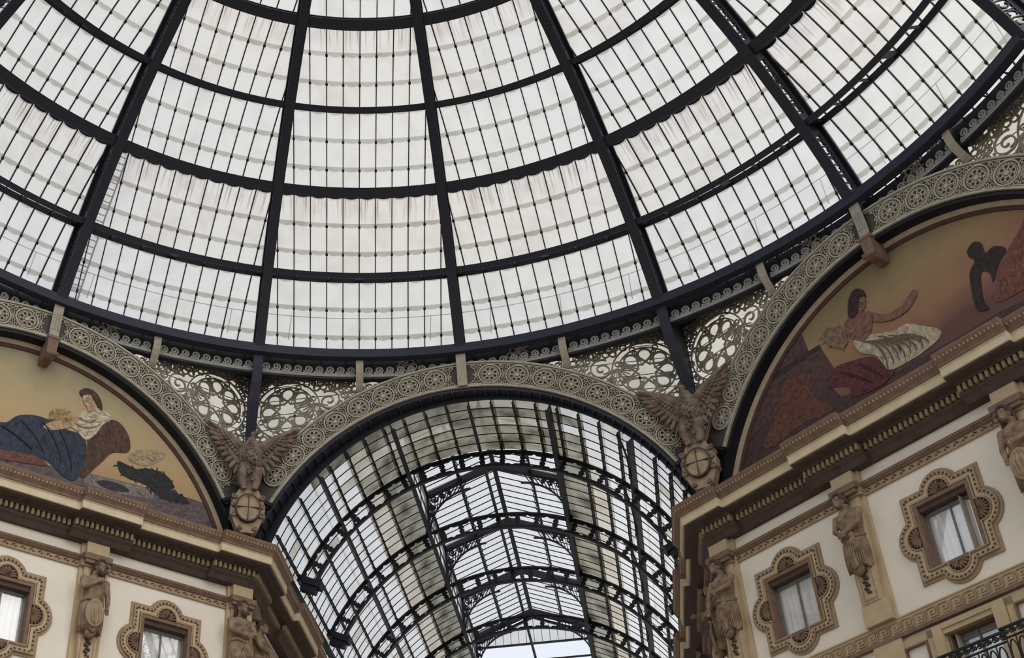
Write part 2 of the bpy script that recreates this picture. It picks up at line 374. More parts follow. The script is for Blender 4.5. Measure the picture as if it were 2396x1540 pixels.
# ================================================================== GREEK KEY BAND
for side, nm in ((-1, 'left'), (1, 'right')):
    T = Thing('greek_key_band', 'ochre band of Greek key pattern below the %s facade windows' % nm, 'frieze', 45 * side, (0, A, 16.66))
    x0, x1 = (-3.3, HX) if side == -1 else (-HX, 7.55)
    mb = MB(); mb.box(x0, x1, A - .07, A, 16.7, 17.14); mb.box(x0, x1, A - .1, A, 17.12, 17.16); b = T.part('band', mb, M['ochre'])
    mb = MB(); mb.box(x0, x1, A - .16, A, 16.6, 16.7); T.part('under_moulding', mb, M['brown'])
    mb = MB(); x = x0 + .1
    while x < x1 - .5:
        q = .05
        for k, pts in enumerate(([(0, 0), (0, 5), (5, 5), (5, 1.5), (2, 1.5), (2, 3.2), (3.4, 3.2)], [(6.3, 5), (6.3, 0), (1.4, 0)])):
            mb.strip([(x + u * q, 16.79 + v * q) for u, v in pts], .022, A - .095, A - .06)
        x += .375
    T.part('key_pattern', mb, M['tan'], False, b)

# ================================================================== PILASTERS
def pilaster(a, c, label, corner=0):
    T = Thing('pilaster', label, 'pilaster', a, (c, A, 13))
    mb = MB(); mb.box(c - .46, c + .46, A - .12, A, 17.14, 21.62); T.part('backing', mb, M['ochre'])
    mb = MB(); mb.box(c - .36, c + .36, A - .3, A - .1, 21.2, 21.62); T.part('frieze_block', mb, M['ochre'])
    mb = MB(); mb.box(c - .42, c + .42, A - .26, A - .1, 17.14, 17.75); T.part('pedestal', mb, M['ochre'])
    mb = MB(); mb.box(c - .45, c + .45, A - .42, A - .1, 21.02, 21.2); mb.box(c - .4, c + .4, A - .38, A - .1, 20.9, 21.02); T.part('capital', mb, M['brown'])
    mb = MB()
    mb.loft([[(c - w, A - .12, z), (c - w, A - d, z), (c + w, A - d, z), (c + w, A - .12, z)] for z, w, d in ((17.75, .26, .3), (18.8, .3, .34), (20.9, .34, .2))])
    sh = T.part('shaft', mb, M['ochre'])
    mb = MB()
    for sx in (-1, 1): mb.box(c + sx * .2 - .02, c + sx * .2 + .02, A - .33, A - .28, 17.85, 18.7)
    mb.box(c - .22, c + .22, A - .33, A - .28, 17.8, 17.85); T.part('panel_border', mb, M['tan'], False, sh)
    mb = MB()
    for k in range(7):
        z = 18.62 - k * .1; r = .075 - .006 * k
        mb.ball((c - .05 * (k % 2) - .02, A - .34, z), (r, .05, .05), 6, 4); mb.ball((c + .06 * ((k + 1) % 2), A - .34, z - .03), (r * .8, .05, .045), 6, 4)
    T.part('husk_pendant', mb, M['umber'], True, sh)
    mb = MB(); mb.box(c - .44, c + .44, A - .14, A, 13, 16.6); T.part('lower_shaft', mb, M['ochre'])
    return T
PLAB = {(-1, 0): 'ochre pilaster carrying the left facade statue with an oval drape', (-1, 1): 'corner pilaster of the left facade beside the glazed arcade',
        (1, 0): 'corner pilaster of the right facade beside the glazed arcade', (1, 1): 'ochre pilaster between the two right facade windows', (1, 2): 'ochre pilaster at the right edge of the photo'}
for (s, i), lb in PLAB.items(): pilaster(45 * s, max(-7.5, min(7.5, PIL[s][i])) if abs(PIL[s][i]) > 7 else PIL[s][i], lb)

# ================================================================== CARYATIDS
def arm_mesh(mb, pts, r0=.1, side=1):
    S_, E_, W2 = [Vector(p) for p in pts]
    P = [S_, S_.lerp(E_, .4), E_.lerp(S_, .1), E_, E_.lerp(W2, .15), E_.lerp(W2, .5), W2]; mb.tube(P, [r0 * 1.15, r0 * 1.08, r0 * .85, r0 * .84, r0 * .85, r0 * .78, r0 * .55], 9)
    mb.ball(S_, r0 * 1.3, 9, 6)
    d = (W2 - E_).normalized(); n = Vector((0, -1, 0)); sd = d.cross(n).normalized(); pc = W2 + d * .07
    mb.tube([W2, W2 + d * .06, W2 + d * .13], [r0 * .55, r0 * .72, r0 * .62], 8)
    for k in range(4):
        b = W2 + d * .12 + sd * (k - 1.5) * .035; l = (.1, .125, .12, .09)[k]
        mb.tube([b, b + d * l * .5 + n * .01, b + d * l - n * .025], [.022, .02, .014], 6)
    b = W2 + d * .03 - sd * .06 * side; mb.tube([b, b + d * .05 - sd * .035 * side, b + d * .1 - sd * .03 * side], [.024, .022, .016], 6)
def caryatid(a, base, label, arms, yaw=0, head=(0, 0), beard=False, oval=False, rz=0, hair_long=True):
    """stone herm figure, origin at the hem of its drapery; +y is the wall behind it"""
    T = Thing('caryatid', label, 'statue', a, base, local=True)
    T.e.rotation_euler[2] += radians(rz)
    mb = MB()
    sec = [(.75, .36, .25, 0), (.95, .31, .21, 0), (1.1, .29, .2, -.01), (1.3, .33, .23, -.02), (1.5, .37, .25, -.03), (1.64, .38, .22, -.02), (1.74, .3, .17, 0), (1.8, .15, .13, 0), (1.86, .115, .115, -.02), (1.95, .11, .11, -.05)]
    mb.loft([[(rx * cos(t), cy + ry * sin(t), z) for t in [2 * pi * k / 14 for k in range(14)]] for z, rx, ry, cy in sec])
    for sx in (-1, 1): mb.ball((sx * .15, -.2, 1.5), (.13, .1, .12), 9, 6)
    hx, hy, hz = head[0], -.1, 2.08
    mb.ball((hx, hy, hz), (.15, .18, .2), 14, 10); mb.ball((hx, hy - .08, hz - .1), (.1, .11, .11), 10, 7)       # skull, jaw
    mb.tube([(hx + head[1] * .3, hy - .17, hz + .05), (hx + head[1] * .5, hy - .215, hz - .035), (hx + head[1] * .4, hy - .19, hz - .055)], [.022, .035, .03], 6)
    for sx in (-1, 1):
        mb.tube([(hx + sx * .1, hy - .14, hz + .05), (hx + sx * .05, hy - .185, hz + .06), (hx + sx * .015, hy - .18, hz + .045)], [.02, .024, .018], 6)
        mb.ball((hx + sx * .06, hy - .155, hz + .015), (.028, .02, .018), 7, 5); mb.ball((hx + sx * .15, hy, hz - .01), (.025, .045, .06), 6, 5)
    mb.tube([(hx - .045, hy - .18, hz - .095), (hx, hy - .195, hz - .09), (hx + .045, hy - .18, hz - .095)], [.014, .022, .014], 6)
    mb.ball((hx, hy - .17, hz - .16), (.05, .05, .04), 7, 5)
    for i, p in enumerate(arms): arm_mesh(mb, p, .1, 1 if i == 0 else -1)
    o = T.part('body', mb, M['statue'], True)
    r = o.modifiers.new('one_surface', 'REMESH'); r.mode = 'VOXEL'; r.voxel_size = .015; r.use_smooth_shade = True
    sm = o.modifiers.new('worn', 'SMOOTH'); sm.iterations = 1; sm.factor = .3
    mb = MB()                                             # hair: cap with locks
    for k in range(11):
        t = pi * (k / 10) * 1.25 - pi * .125; x = .165 * cos(t); z = .12 + .13 * sin(t)
        mb.tube([(hx + x * .6, hy - .1, hz + z), (hx + x, hy + .02, hz + z * .8), (hx + x * 1.05, hy + .12, hz - .02), (hx + x * (1.15 if hair_long else .8), hy + .15, hz - (.3 if hair_long else .1))], [.04, .06, .065, .04], 7)
    mb.ball((hx, hy + .06, hz + .07), (.16, .17, .18), 12, 8)
    if beard:
        for k in range(7): mb.tube([(hx + (k - 3) * .032, hy - .16, hz - .13), (hx + (k - 3) * .04, hy - .19, hz - .24), (hx + (k - 3) * .02, hy - .16, hz - .36 + abs(k - 3) * .03)], [.03, .036, .015], 6)
    T.part('hair', mb, M['umber'], True)
    mb = MB(); rings = []                                  # pleated drapery gathered at the waist
    for z, rx, ry, amp in ((0, .36, .27, .05), (.06, .37, .28, .05), (.25, .38, .29, .045), (.5, .385, .285, .035), (.75, .375, .27, .022), (.9, .33, .235, .012), (.98, .32, .22, .005)):
        row = []
        for k in range(96):
            t = 2 * pi * k / 96; f = 1 + amp * 1.5 * (sin(17 * t + 2.2 * z) * .7 + sin(29 * t - 3 * z) * .4) * (1 if sin(t) < .3 else .2)
            row.append((rx * f * cos(t), ry * f * sin(t), z + (.07 * sin(5 * t + rz) if z < .1 else 0)))
        rings.append(row)
    mb.loft(rings)
    T.part('skirt', mb, M['statue'], True)
    mb = MB()
    mb.tube([(.33 * cos(t), -.01 + .25 * sin(t), .93 + .05 * sin(2 * t)) for t in [2 * pi * k / 20 for k in range(21)]], .05, 7)
    kx = .12 if not oval else 0
    for k in range(8):
        t = -.9 + k * .26; mb.tube([(kx, -.27, .92), (kx + .2 * sin(t), -.3, .62), (kx + .3 * sin(t), -.285, .3), (kx * .6 + .33 * sin(t), -.25, .05)], [.035, .03, .026, .014], 6)
    mb.ball((kx, -.29, .92), (.09, .06, .08), 8, 6)
    T.part('sash', mb, M['statue'], True)
    if oval:
        mb = MB(); mb.loft([[(.29 * q * cos(t), y, .52 + .44 * q * sin(t)) for t in [2 * pi * k / 28 for k in range(28)]] for y, q in ((-.2, 1), (-.33, 1), (-.36, .94), (-.33, .8), (-.36, .55), (-.35, .1))])
        d_ = T.part('oval_drape', mb, M['tan'], True)
        mb = MB()
        for k, x in enumerate((-.14, -.02, .12)): mb.tube([(x * .6, -.34, .92), (x, -.38, .6), (x * .9 + .03, -.37, .3), (x * .3 + .05, -.34, .14)], [.012, .028, .026, .012], 6)
        T.part('fold', mb, M['tan'], True, d_)
    mb = MB(); mb.loft([[(.2 * q * cos(t), -.12 + .12 * q * sin(t), z) for t in [2 * pi * k / 10 for k in range(10)]] for z, q in ((-.22, .35), (-.12, .8), (.02, 1))]); T.part('knee', mb, M['statue'], True)
    return T
SL, SR = (-.36, -.04, 1.62), (.36, -.04, 1.62)
YC = A - .36
caryatid(-45, (DU + 2.57, YC, 18.68), 'bearded statue with hand on chest and an oval drape, left facade', [[SL, (-.42, -.22, 1.28), (-.05, -.34, 1.5)], [SR, (.46, -.06, 1.2), (.42, -.18, .8)]], head=(.1, .06), beard=True, oval=True)
caryatid(-45, (7.42, YC, 18.68), 'statue crossing its arms over its chest on the left corner pilaster', [[SL, (-.44, -.2, 1.24), (.02, -.38, 1.08)], [SR, (.46, -.2, 1.26), (.06, -.4, 1.12)]], head=(.0, .04), beard=True)
caryatid(45, (-7.5, YC, 18.68), 'bare-chested statue folding one arm across on the right corner pilaster', [[SR, (.44, -.22, 1.3), (-.02, -.36, 1.22)], [SL, (-.5, -.16, 1.2), (-.5, -.26, .82)]], head=(-.1, -.05), hair_long=True)
caryatid(45, (DU - 2.62, YC, 18.68), 'statue holding drapery at its waist between the right facade windows', [[SR, (.42, -.2, 1.26), (.02, -.36, 1.02)], [SL, (-.42, -.16, 1.26), (-.2, -.34, 1.02)]], head=(-.12, -.08), hair_long=False)
caryatid(45, (DU + 2.62, YC, 18.68), 'statue with an oval drape and lowered arm at the right photo edge', [[SL, (-.44, -.1, 1.2), (-.36, -.24, .84)], [SR, (.42, -.2, 1.26), (.1, -.36, 1.16)]], head=(-.1, -.05), oval=True, hair_long=True)
def arm_wall_caryatid(sg, y, lb, arms):
    T = caryatid(0, (sg * (HX - .36), y, 18.68), lb, arms, rz=0); T.e.rotation_euler[2] = radians(90 if sg < 0 else -90); return T
arm_wall_caryatid(-1, 19.35, 'statue stretching an arm toward the arcade, just behind the left corner', [[SR, (.55, -.25, 1.5), (.62, -.45, 1.2)], [SL, (-.42, -.2, 1.26), (-.1, -.4, 1.1)]])
arm_wall_caryatid(1, 19.35, 'statue seen in profile behind the right corner, arm held out', [[SL, (-.5, -.3, 1.5), (-.4, -.62, 1.4)], [SR, (.42, -.2, 1.26), (.1, -.4, 1.16)]])
for sg, nm in ((-1, 'left'), (1, 'right')):
    for y in (19.35, 24.2):
        a_ = -90 if sg < 0 else 90
        T = Thing('pilaster', 'ochre pilaster on the %s arcade wall, %s the corner' % (nm, 'just behind' if y < 20 else 'farther along from'), 'pilaster', a_, (-y if sg > 0 else y, HX, 0))
        c = -y if sg > 0 else y
        mb = MB(); mb.box(c - .46, c + .46, HX - .12, HX, 0, 21.62); T.part('backing', mb, M['ochre'])
        mb = MB(); mb.box(c - .36, c + .36, HX - .3, HX - .1, 21.2, 21.62); mb.box(c - .42, c + .42, HX - .4, HX - .1, 20.9, 21.2); T.part('capital', mb, M['brown'])
        mb = MB(); mb.box(c - .3, c + .3, HX - .3, HX - .1, 0, 20.9); T.part('shaft', mb, M['ochre'])

# ================================================================== QUATREFOIL WINDOWS
def quatre(hw, hh, rb, cx, cz, n=9, rs=None):
    """rectangle with a round lobe on each side"""
    out = []; rs = rs or rb
    for (mx, mz, a0) in ((0, hh, pi), (hw, 0, pi / 2), (0, -hh, 0), (-hw, 0, -pi / 2)):
        cxp = {pi: (-hw, hh), pi / 2: (hw, hh), 0: (hw, -hh), -pi / 2: (-hw, -hh)}[a0]
        out.append((cx + cxp[0], cz + cxp[1]))
        ins = (hw - .93) if mx else (hh - 1.01); al = math.asin(max(-.9, min(.9, ins / rb))); ux, uz = (mx / (abs(mx) or 1), mz / (abs(mz) or 1))
        for k in range(n + 1):
            t = a0 - al - (pi - 2 * al) * k / n; out.append((cx + mx - ins * ux + rb * cos(t), cz + mz - ins * uz + rb * sin(t)))
    return out
def window(a, c, label, curtain):
    cz = 18.93; T = Thing('quatrefoil_window', label, 'window', a, (c, A, cz - 1.7))
    lv = [(1.2, 1.28, .62, A, A - .05, .1, 'tan'), (1.12, 1.2, .54, A, A - .12, .1, 'tan'), (1.03, 1.11, .455, A, A - .09, .1, 'ochre'), (.9, .99, .345, A, A - .115, .04, 'tan')]
    fr = None
    for i, (hw, hh, rb, d0, d1, w, mt) in enumerate(lv):
        mb = MB(); mb.strip(quatre(hw - w / 2, hh - w / 2, rb - w / 2, c, cz), w, d1, d0, True)
        o = T.part(('outer_moulding', 'middle_moulding', 'flat_band', 'inner_moulding')[i], mb, M[mt])  # second ring is a raised tan moulding like the outer one
    mb = MB(); mb.strip(quatre(1.0, 1.08, .43, c, cz), .34, A - .045, A, True); T.part('base_plate', mb, M['tan'])
    mb = MB(); q = quatre(1.045, 1.125, .475, c, cz, 10)
    for i in range(len(q)):                                # dashed bead between the mouldings
        x0, z0 = q[i]; x1, z1 = q[(i + 1) % len(q)]; L_ = hypot(x1 - x0, z1 - z0); k = max(1, round(L_ / .13))
        for j in range(k): t = (j + .5) / k; mb.ball((x0 + (x1 - x0) * t, A - .115, z0 + (z1 - z0) * t), (.04, .03, .04), 5, 3)
    T.part('bead_course', mb, M['umber'], True)
    mb = MB(); x, z0, z1 = WW + .04, WZ0 - .06, WZ1 + .1
    mb.strip([(c - x, z0), (c - x, z1), (c + x, z1), (c + x, z0)], .1, A - .1, A + .3, True); T.part('reveal', mb, M['brown'])
    mb = MB(); r_ = .3
    for (px, pz, a0) in ((c, cz + .97, 0), (c + .89, cz, -pi / 2), (c, cz - 1.0, pi), (c - .89, cz, pi / 2)):
        mb2 = MB(); hub = (px, pz)
        pts = [(px + .33 * cos(a0 + pi * k / 10), pz + .33 * sin(a0 + pi * k / 10)) for k in range(11)]; mb2.poly(pts, A - .06, A)
        for k in range(9):
            t = a0 + pi * (k + .5) / 9; mb2.tube([(px + .05 * cos(t), A - .07, pz + .05 * sin(t)), (px + .21 * cos(t), A - .12, pz + .21 * sin(t)), (px + .31 * cos(t), A - .08, pz + .31 * sin(t))], [.014, .036, .03], 6)
        T.part('shell_ornament', mb2, M['brown'], True)
    mb = MB(); mb.box(c - WW, c + WW, A - .02, A + .2, WZ1 - .1, WZ1 + .06); T.part('shadowed_lintel', mb, M['umber'])  # umber colour stands for the shade at the head of the opening
    mb = MB(); zt = WZ1 - .12
    for xx in (-.74, 0, .74): mb.box(c + xx - (.04 if xx else .02), c + xx + (.04 if xx else .02), A + .2, A + .26, WZ0, zt)
    mb.box(c - WW, c + WW, A + .2, A + .26, WZ0, WZ0 + .07); mb.box(c - WW, c + WW, A + .2, A + .26, zt - .06, zt); sa = T.part('sash', mb, M['sash'])
    for xx in (-.7, .02):
        mb = MB(); mb.box(c + xx, c + xx + .68, A + .225, A + .235, WZ0 + .07, zt - .06); T.part('pane', mb, M['pane'], False, sa)
    mb = MB(); n = 60; amp = .03 if curtain else .01
    P = [[(c - WW + 2 * WW * k / n, A + .29 + amp * (sin(k * .9) + .5 * sin(k * 2.1)), z) for k in range(n + 1)] for z in (WZ0 - .1, WZ1)]
    mb.grid(P); T.part('curtain', mb, M['curtain'], True)
    mb = MB(); mb.box(c - 1, c + 1, A + .45, A + .6, WZ0 - .2, WZ1 + .2); T.part('light_block_panel', mb, M['dark'])  # unseen panel added behind the curtain to stop light from outside
for a, c, lb, cu in ((-45, DU, 'quatrefoil window at the left edge of the photo, curtain drawn', 1), (-45, DU + 5.18, 'quatrefoil window with gathered white curtain, beside the left corner', 1),
                     (45, DU - 5.18, 'quatrefoil window nearest the arcade on the right facade', 0), (45, DU, 'larger-looking quatrefoil window at right, past the middle statue', 0), (45, DU + 5.18, 'farthest quatrefoil window of the right facade, beyond the statue with lowered arm', 0)): window(a, c, lb, cu)

# ================================================================== LOWER STOREY AT RIGHT
T = Thing('french_window', 'balcony window under the Greek key band at lower right', 'window', 45, (-.4, A, 13.6))
mb = MB()
for x0, x1 in ((-1.44, -1.18), (.28, .6)): mb.box(x0, x1, A - .16, A, 13.6, 16.5)
mb.box(-1.18, .28, A - .14, A, 16.38, 16.52); mb.box(-1.18, .28, A - .1, A, 16.25, 16.38); T.part('stone_surround', mb, M['ochre'])
mb = MB(); mb.strip([(-1.12, 13.6), (-1.12, 16.25), (.24, 16.25), (.24, 13.6)], .08, A, A + .3); T.part('reveal', mb, M['brown'])
mb = MB()
for x in (-1.05, -.44, .17): mb.box(x - .03, x + .03, A + .24, A + .3, 13.6, 16.2)
mb.box(-1.1, .22, A + .24, A + .3, 16.05, 16.2); sa = T.part('sash', mb, M['sash'])
for x0, x1 in ((-1.02, -.47), (-.41, .14)):
    mb = MB(); mb.box(x0, x1, A + .265, A + .275, 13.6, 16.05); T.part('pane', mb, M['pane'], False, sa)
mb = MB(); mb.grid([[(-1.1 + 1.32 * k / 40, A + .38 + .03 * sin(k * 1.1), z) for k in range(41)] for z in (13.6, 16.2)]); T.part('curtain', mb, M['curtain'], True)
mb = MB(); mb.box(-1.3, .4, A + .45, A + .6, 13.4, 16.4); T.part('light_block_panel', mb, M['dark'])  # added out of sight, keeps outside light off the curtain's back
for x0, x1, lb in ((-2.56, -1.46, 'framed cream wall panel left of the balcony window'), (.62, 1.72, 'framed cream wall panel right of the balcony window')):
    T = Thing('wall_panel', lb, 'panel', 45, ((x0 + x1) / 2, A, 13.6))
    mb = MB(); mb.box(x0, x0 + .2, A - .08, A, 13.6, 16.5); mb.box(x1 - .2, x1, A - .08, A, 13.6, 16.5); mb.box(x0, x1, A - .08, A, 16.3, 16.5); T.part('stone_frame', mb, M['ochre'])
    mb = MB(); mb.strip([(x0 + .23, 13.6), (x0 + .23, 16.26), (x1 - .23, 16.26), (x1 - .23, 13.6)], .05, A - .12, A); T.part('moulding', mb, M['brown'])
    mb = MB(); mb.box(x0 + .2, x1 - .2, A - .02, A, 13.6, 16.3); T.part('cream_field', mb, M['stucco'])
T = Thing('balcony_railing', 'black wrought-iron balcony railing with scroll frieze at lower right', 'railing', 45, (.6, A - 1, 14.2))
for u0_, u1_, yy in ((-1.75, .82, A - .95), (.82, 3.2, A - 1.12)):
    mb = MB(); mb.box(u0_, u1_, yy - .04, yy + .04, 15.3, 15.35); mb.box(u0_, u1_, yy - .03, yy + .03, 15.06, 15.09); T.part('handrail', mb, M['black'])
    mb = MB(); x = u0_ + .1
    while x < u1_ - .05:
        mb.strip(spiral(x, 15.2, .085, 1.2, 0), .022, yy - .015, yy + .015); mb.strip(spiral(x + .06, 15.2, .07, 1.2, pi, -1), .022, yy - .015, yy + .015); x += .2
    T.part('scroll_frieze', mb, M['black'])
    x = u0_ + .12
    while x < u1_ - .05:
        mb = MB(); mb.box(x - .012, x + .012, yy - .012, yy + .012, 14.2, 15.07)
        mb.strip([(x + .12 + .1 * cos(t), 14.66 + .34 * sin(t)) for t in [2 * pi * k / 14 for k in range(14)]], .03, yy - .012, yy + .012, True); T.part('baluster', mb, M['black']); x += .24
mb = MB(); mb.box(-1.75, 3.2, A - 1.2, A, 14.05, 14.2); T.part('balcony_slab', mb, M['ochre'])

# ================================================================== PAINTED LUNETTES (generic painted stand-ins on a curved-top field)
LEFTP = {
 'ledge': ((96, 86, 84), [(-1.39,23.97),(-0.03,24.21),(1.92,24.33),(1.98,24.42),(3.48,24.54),(4.41,24.59),(5.67,24.70),(6.7,24.68),(7.1,23.64),(7.2,22.9),(-1.27,22.9)]),
 'plinth': ((124, 114, 108), [(1.94,24.39),(3.18,24.49),(4.44,24.57),(4.41,24.24),(3.08,24.01),(1.97,24.04)]),
 'hollow': ((60, 52, 54), [(2.37,24.21),(2.74,24.37),(3.27,24.39),(3.53,24.27),(3.37,24.15),(2.77,24.07)]),
 'cloud': ((158, 142, 112), [(3.37,25.56),(3.66,25.83),(4.11,26.04),(4.67,26.07),(4.61,25.83),(4.17,25.43),(3.79,25.33),(3.47,25.35)]),
 'foliage': ((44, 46, 46), [(3.02,25.20),(3.41,25.17),(3.73,25.14),(4.10,25.29),(4.74,25.29),(5.14,24.93),(4.99,24.75),(5.51,24.68),(5.69,24.46),(5.06,24.38),(4.67,24.37),(4.09,24.66),(3.46,24.70),(3.14,24.83)]),
 'brown_throne': ((82, 60, 49), [(1.89,25.78),(2.09,26.19),(2.48,26.58),(2.78,26.69),(3.08,26.55),(3.35,26.17),(3.36,25.67),(2.80,25.44),(2.51,25.02),(2.28,24.69),(1.94,24.18),(1.80,24.45),(1.94,25.14)]),
 'red_cloth': ((104, 68, 60), [(-1.48,24.48),(-0.94,24.63),(-0.23,24.57),(0.37,24.43),(0.69,24.23),(-0.01,24.07),(-1.38,23.90)]),
 'blue_robe': ((52, 57, 70), [(-1.58,25.08),(-0.90,25.25),(-0.54,25.64),(-0.06,25.85),(0.45,25.88),(1.06,25.73),(1.70,25.71),(1.92,25.14),(1.73,24.11),(1.30,24.01),(0.67,24.38),(-0.06,24.41),(-1.44,24.26)]),
 'white_bodice': ((182, 170, 146), [(1.18,25.98),(1.46,26.37),(1.70,26.68),(2.01,26.88),(2.32,26.91),(2.65,26.73),(2.35,26.36),(2.13,25.90),(1.83,25.59),(1.47,25.82)]),
 'sleeve': ((168, 140, 112), [(0.35,25.58),(0.74,25.93),(1.24,26.12),(1.40,26.35),(1.52,26.23),(1.27,25.88),(0.65,25.52)]),
 'sheaf': ((148, 122, 84), [(0.49,26.12),(0.68,26.36),(0.97,26.40),(1.24,26.24),(1.17,26.01),(0.88,25.99),(0.62,25.94)]),
 'painted_head': ((176, 142, 112), [(1.52,27.24),(1.68,27.42),(1.84,27.27),(1.91,26.96),(2.01,26.83),(1.76,26.63),(1.72,26.81),(1.60,26.93)]),
 'painted_hair': ((74, 54, 46), [(1.39,27.34),(1.59,27.52),(1.87,27.53),(2.11,27.34),(2.23,27.08),(2.23,26.84),(2.05,27.05),(1.83,27.31),(1.59,27.25),(1.48,27.17)]),
}
RIGHTP = {
 'dark_ground': ((74, 54, 54), [(-7.2,23.0),(-6.79,24.82),(-6.00,25.63),(-5.12,25.62),(-4.10,24.89),(-2.82,25.02),(-2.57,24.49),(-1.80,24.43),(-0.64,24.27),(-0.04,24.29),(1.50,24.23),(2.59,24.26),(3.73,24.17),(5.5,24.2),(5.5,22.9),(-7.0,22.9)]),
 'ruin': ((82, 62, 60), [(-6.79,24.82),(-6.21,25.48),(-4.86,26.62),(-3.39,27.70),(-3.26,26.57),(-2.85,26.59),(-2.57,25.55),(-2.82,25.02),(-3.92,24.94),(-5.24,25.13)]),
 'ruin_lintel': ((60, 48, 50), [(-5.55,26.61),(-2.83,26.61),(-2.81,26.44),(-5.47,26.35)]),
 'russet_rocks': ((98, 64, 54), [(-5.55,24.58),(-4.77,25.27),(-4.47,25.98),(-3.95,26.09),(-3.61,25.80),(-3.48,25.01),(-2.92,24.38),(-3.27,24.27),(-4.06,24.40),(-4.94,24.26),(-5.54,24.26)]),
 'russet_robe': ((112, 72, 60), [(4.61,26.71),(3.99,26.24),(3.36,25.77),(3.00,25.41),(2.99,25.04),(2.73,24.69),(2.88,24.52),(3.85,24.52),(5,25)]),
 'dark_figure': ((52, 42, 40), [(2.49,26.63),(2.71,26.74),(2.91,26.56),(2.92,26.21),(3.19,26.24),(3.47,26.00),(3.36,25.77),(3.10,25.57),(2.84,25.21),(2.85,25.51),(2.67,25.71),(2.54,25.50),(2.41,24.83),(2.49,24.52),(2.18,24.65),(2.18,25.21),(2.31,25.89),(2.57,26.15),(2.45,26.39)]),
 'maroon_cloth': ((88, 50, 50), [(-2.89,25.06),(-2.58,25.51),(-2.06,25.46),(-1.28,25.18),(-0.96,24.69),(-0.69,24.33),(-1.28,24.12),(-2.16,24.28),(-2.27,24.70)]),
 'white_drape': ((168, 156, 132), [(-1.70,26.00),(-1.36,25.95),(-1.00,25.85),(-0.40,25.56),(0.08,25.54),(0.52,25.17),(0.97,24.76),(0.83,24.50),(0.35,24.39),(-0.17,24.36),(-0.81,24.43),(-0.99,24.79),(-1.13,25.15),(-1.57,25.52)]),
 'painted_torso': ((118, 86, 72), [(-1.85,26.71),(-1.58,26.87),(-1.29,26.87),(-1.00,26.65),(-0.92,26.28),(-1.13,25.89),(-1.40,25.82),(-1.77,26.21)]),
 'painted_arm': ((120, 88, 74), [(-1.02,26.70),(-0.72,26.44),(-0.39,26.19),(0.06,26.18),(0.37,26.32),(0.59,26.44),(0.68,26.31),(0.59,26.15),(0.19,25.91),(-0.40,25.95),(-0.95,26.30)]),
 'posy': ((122, 100, 82), [(-2.65,26.85),(-2.30,26.91),(-1.94,26.61),(-1.85,26.18),(-2.07,25.99),(-2.40,26.25),(-2.61,26.57)]),
 'painted_head': ((118, 82, 68), [(-1.17,27.39),(-0.97,27.32),(-0.92,27.12),(-1.03,26.84),(-1.24,26.81),(-1.26,27.10)]),
 'painted_hair': ((56, 42, 40), [(-1.55,27.21),(-1.39,27.52),(-1.16,27.65),(-0.93,27.46),(-0.90,27.21),(-1.09,27.24),(-1.26,26.86),(-1.46,26.74),(-1.61,26.88)]),
}
FOLDS = {-1: [((40, 44, 58), [[(-.4, 25.5), (.2, 25.2), (.5, 24.6)], [(.3, 25.7), (.9, 25.3), (1.1, 24.5)], [(.9, 25.6), (1.35, 25.1), (1.5, 24.3)], [(-1, 25.1), (-.3, 24.9), (.1, 24.6)]]), ((140, 126, 104), [[(1.5, 26.3), (1.9, 26.2), (2.1, 26.5)], [(1.4, 26.05), (1.9, 25.9), (2.3, 26.4)]])],
         1: [((104, 88, 72), [[(-1.42 + .05 * k, 25.82 - .03 * k), (-.75 + .2 * k, 25.42 - .07 * k), (-.85 + .2 * k, 24.55)] for k in range(8)] + [[(-.9 + .35 * k, 25.7 - .2 * k), (-.3 + .35 * k, 25.3 - .15 * k), (-.35 + .35 * k, 24.75)] for k in range(3)]), ((62, 34, 38), [[(-2.4, 25.3), (-1.9, 24.9), (-1.5, 24.4)], [(-1.7, 25.2), (-1.4, 24.8), (-1.1, 24.4)]])]}
SKY = {-1: [(0, (160, 132, 96)), (.35, (170, 146, 108)), (.62, (160, 144, 110)), (1, (122, 119, 96))], 1: [(0, (92, 66, 60)), (.3, (134, 98, 76)), (.6, (140, 116, 84)), (1, (112, 104, 76))]}
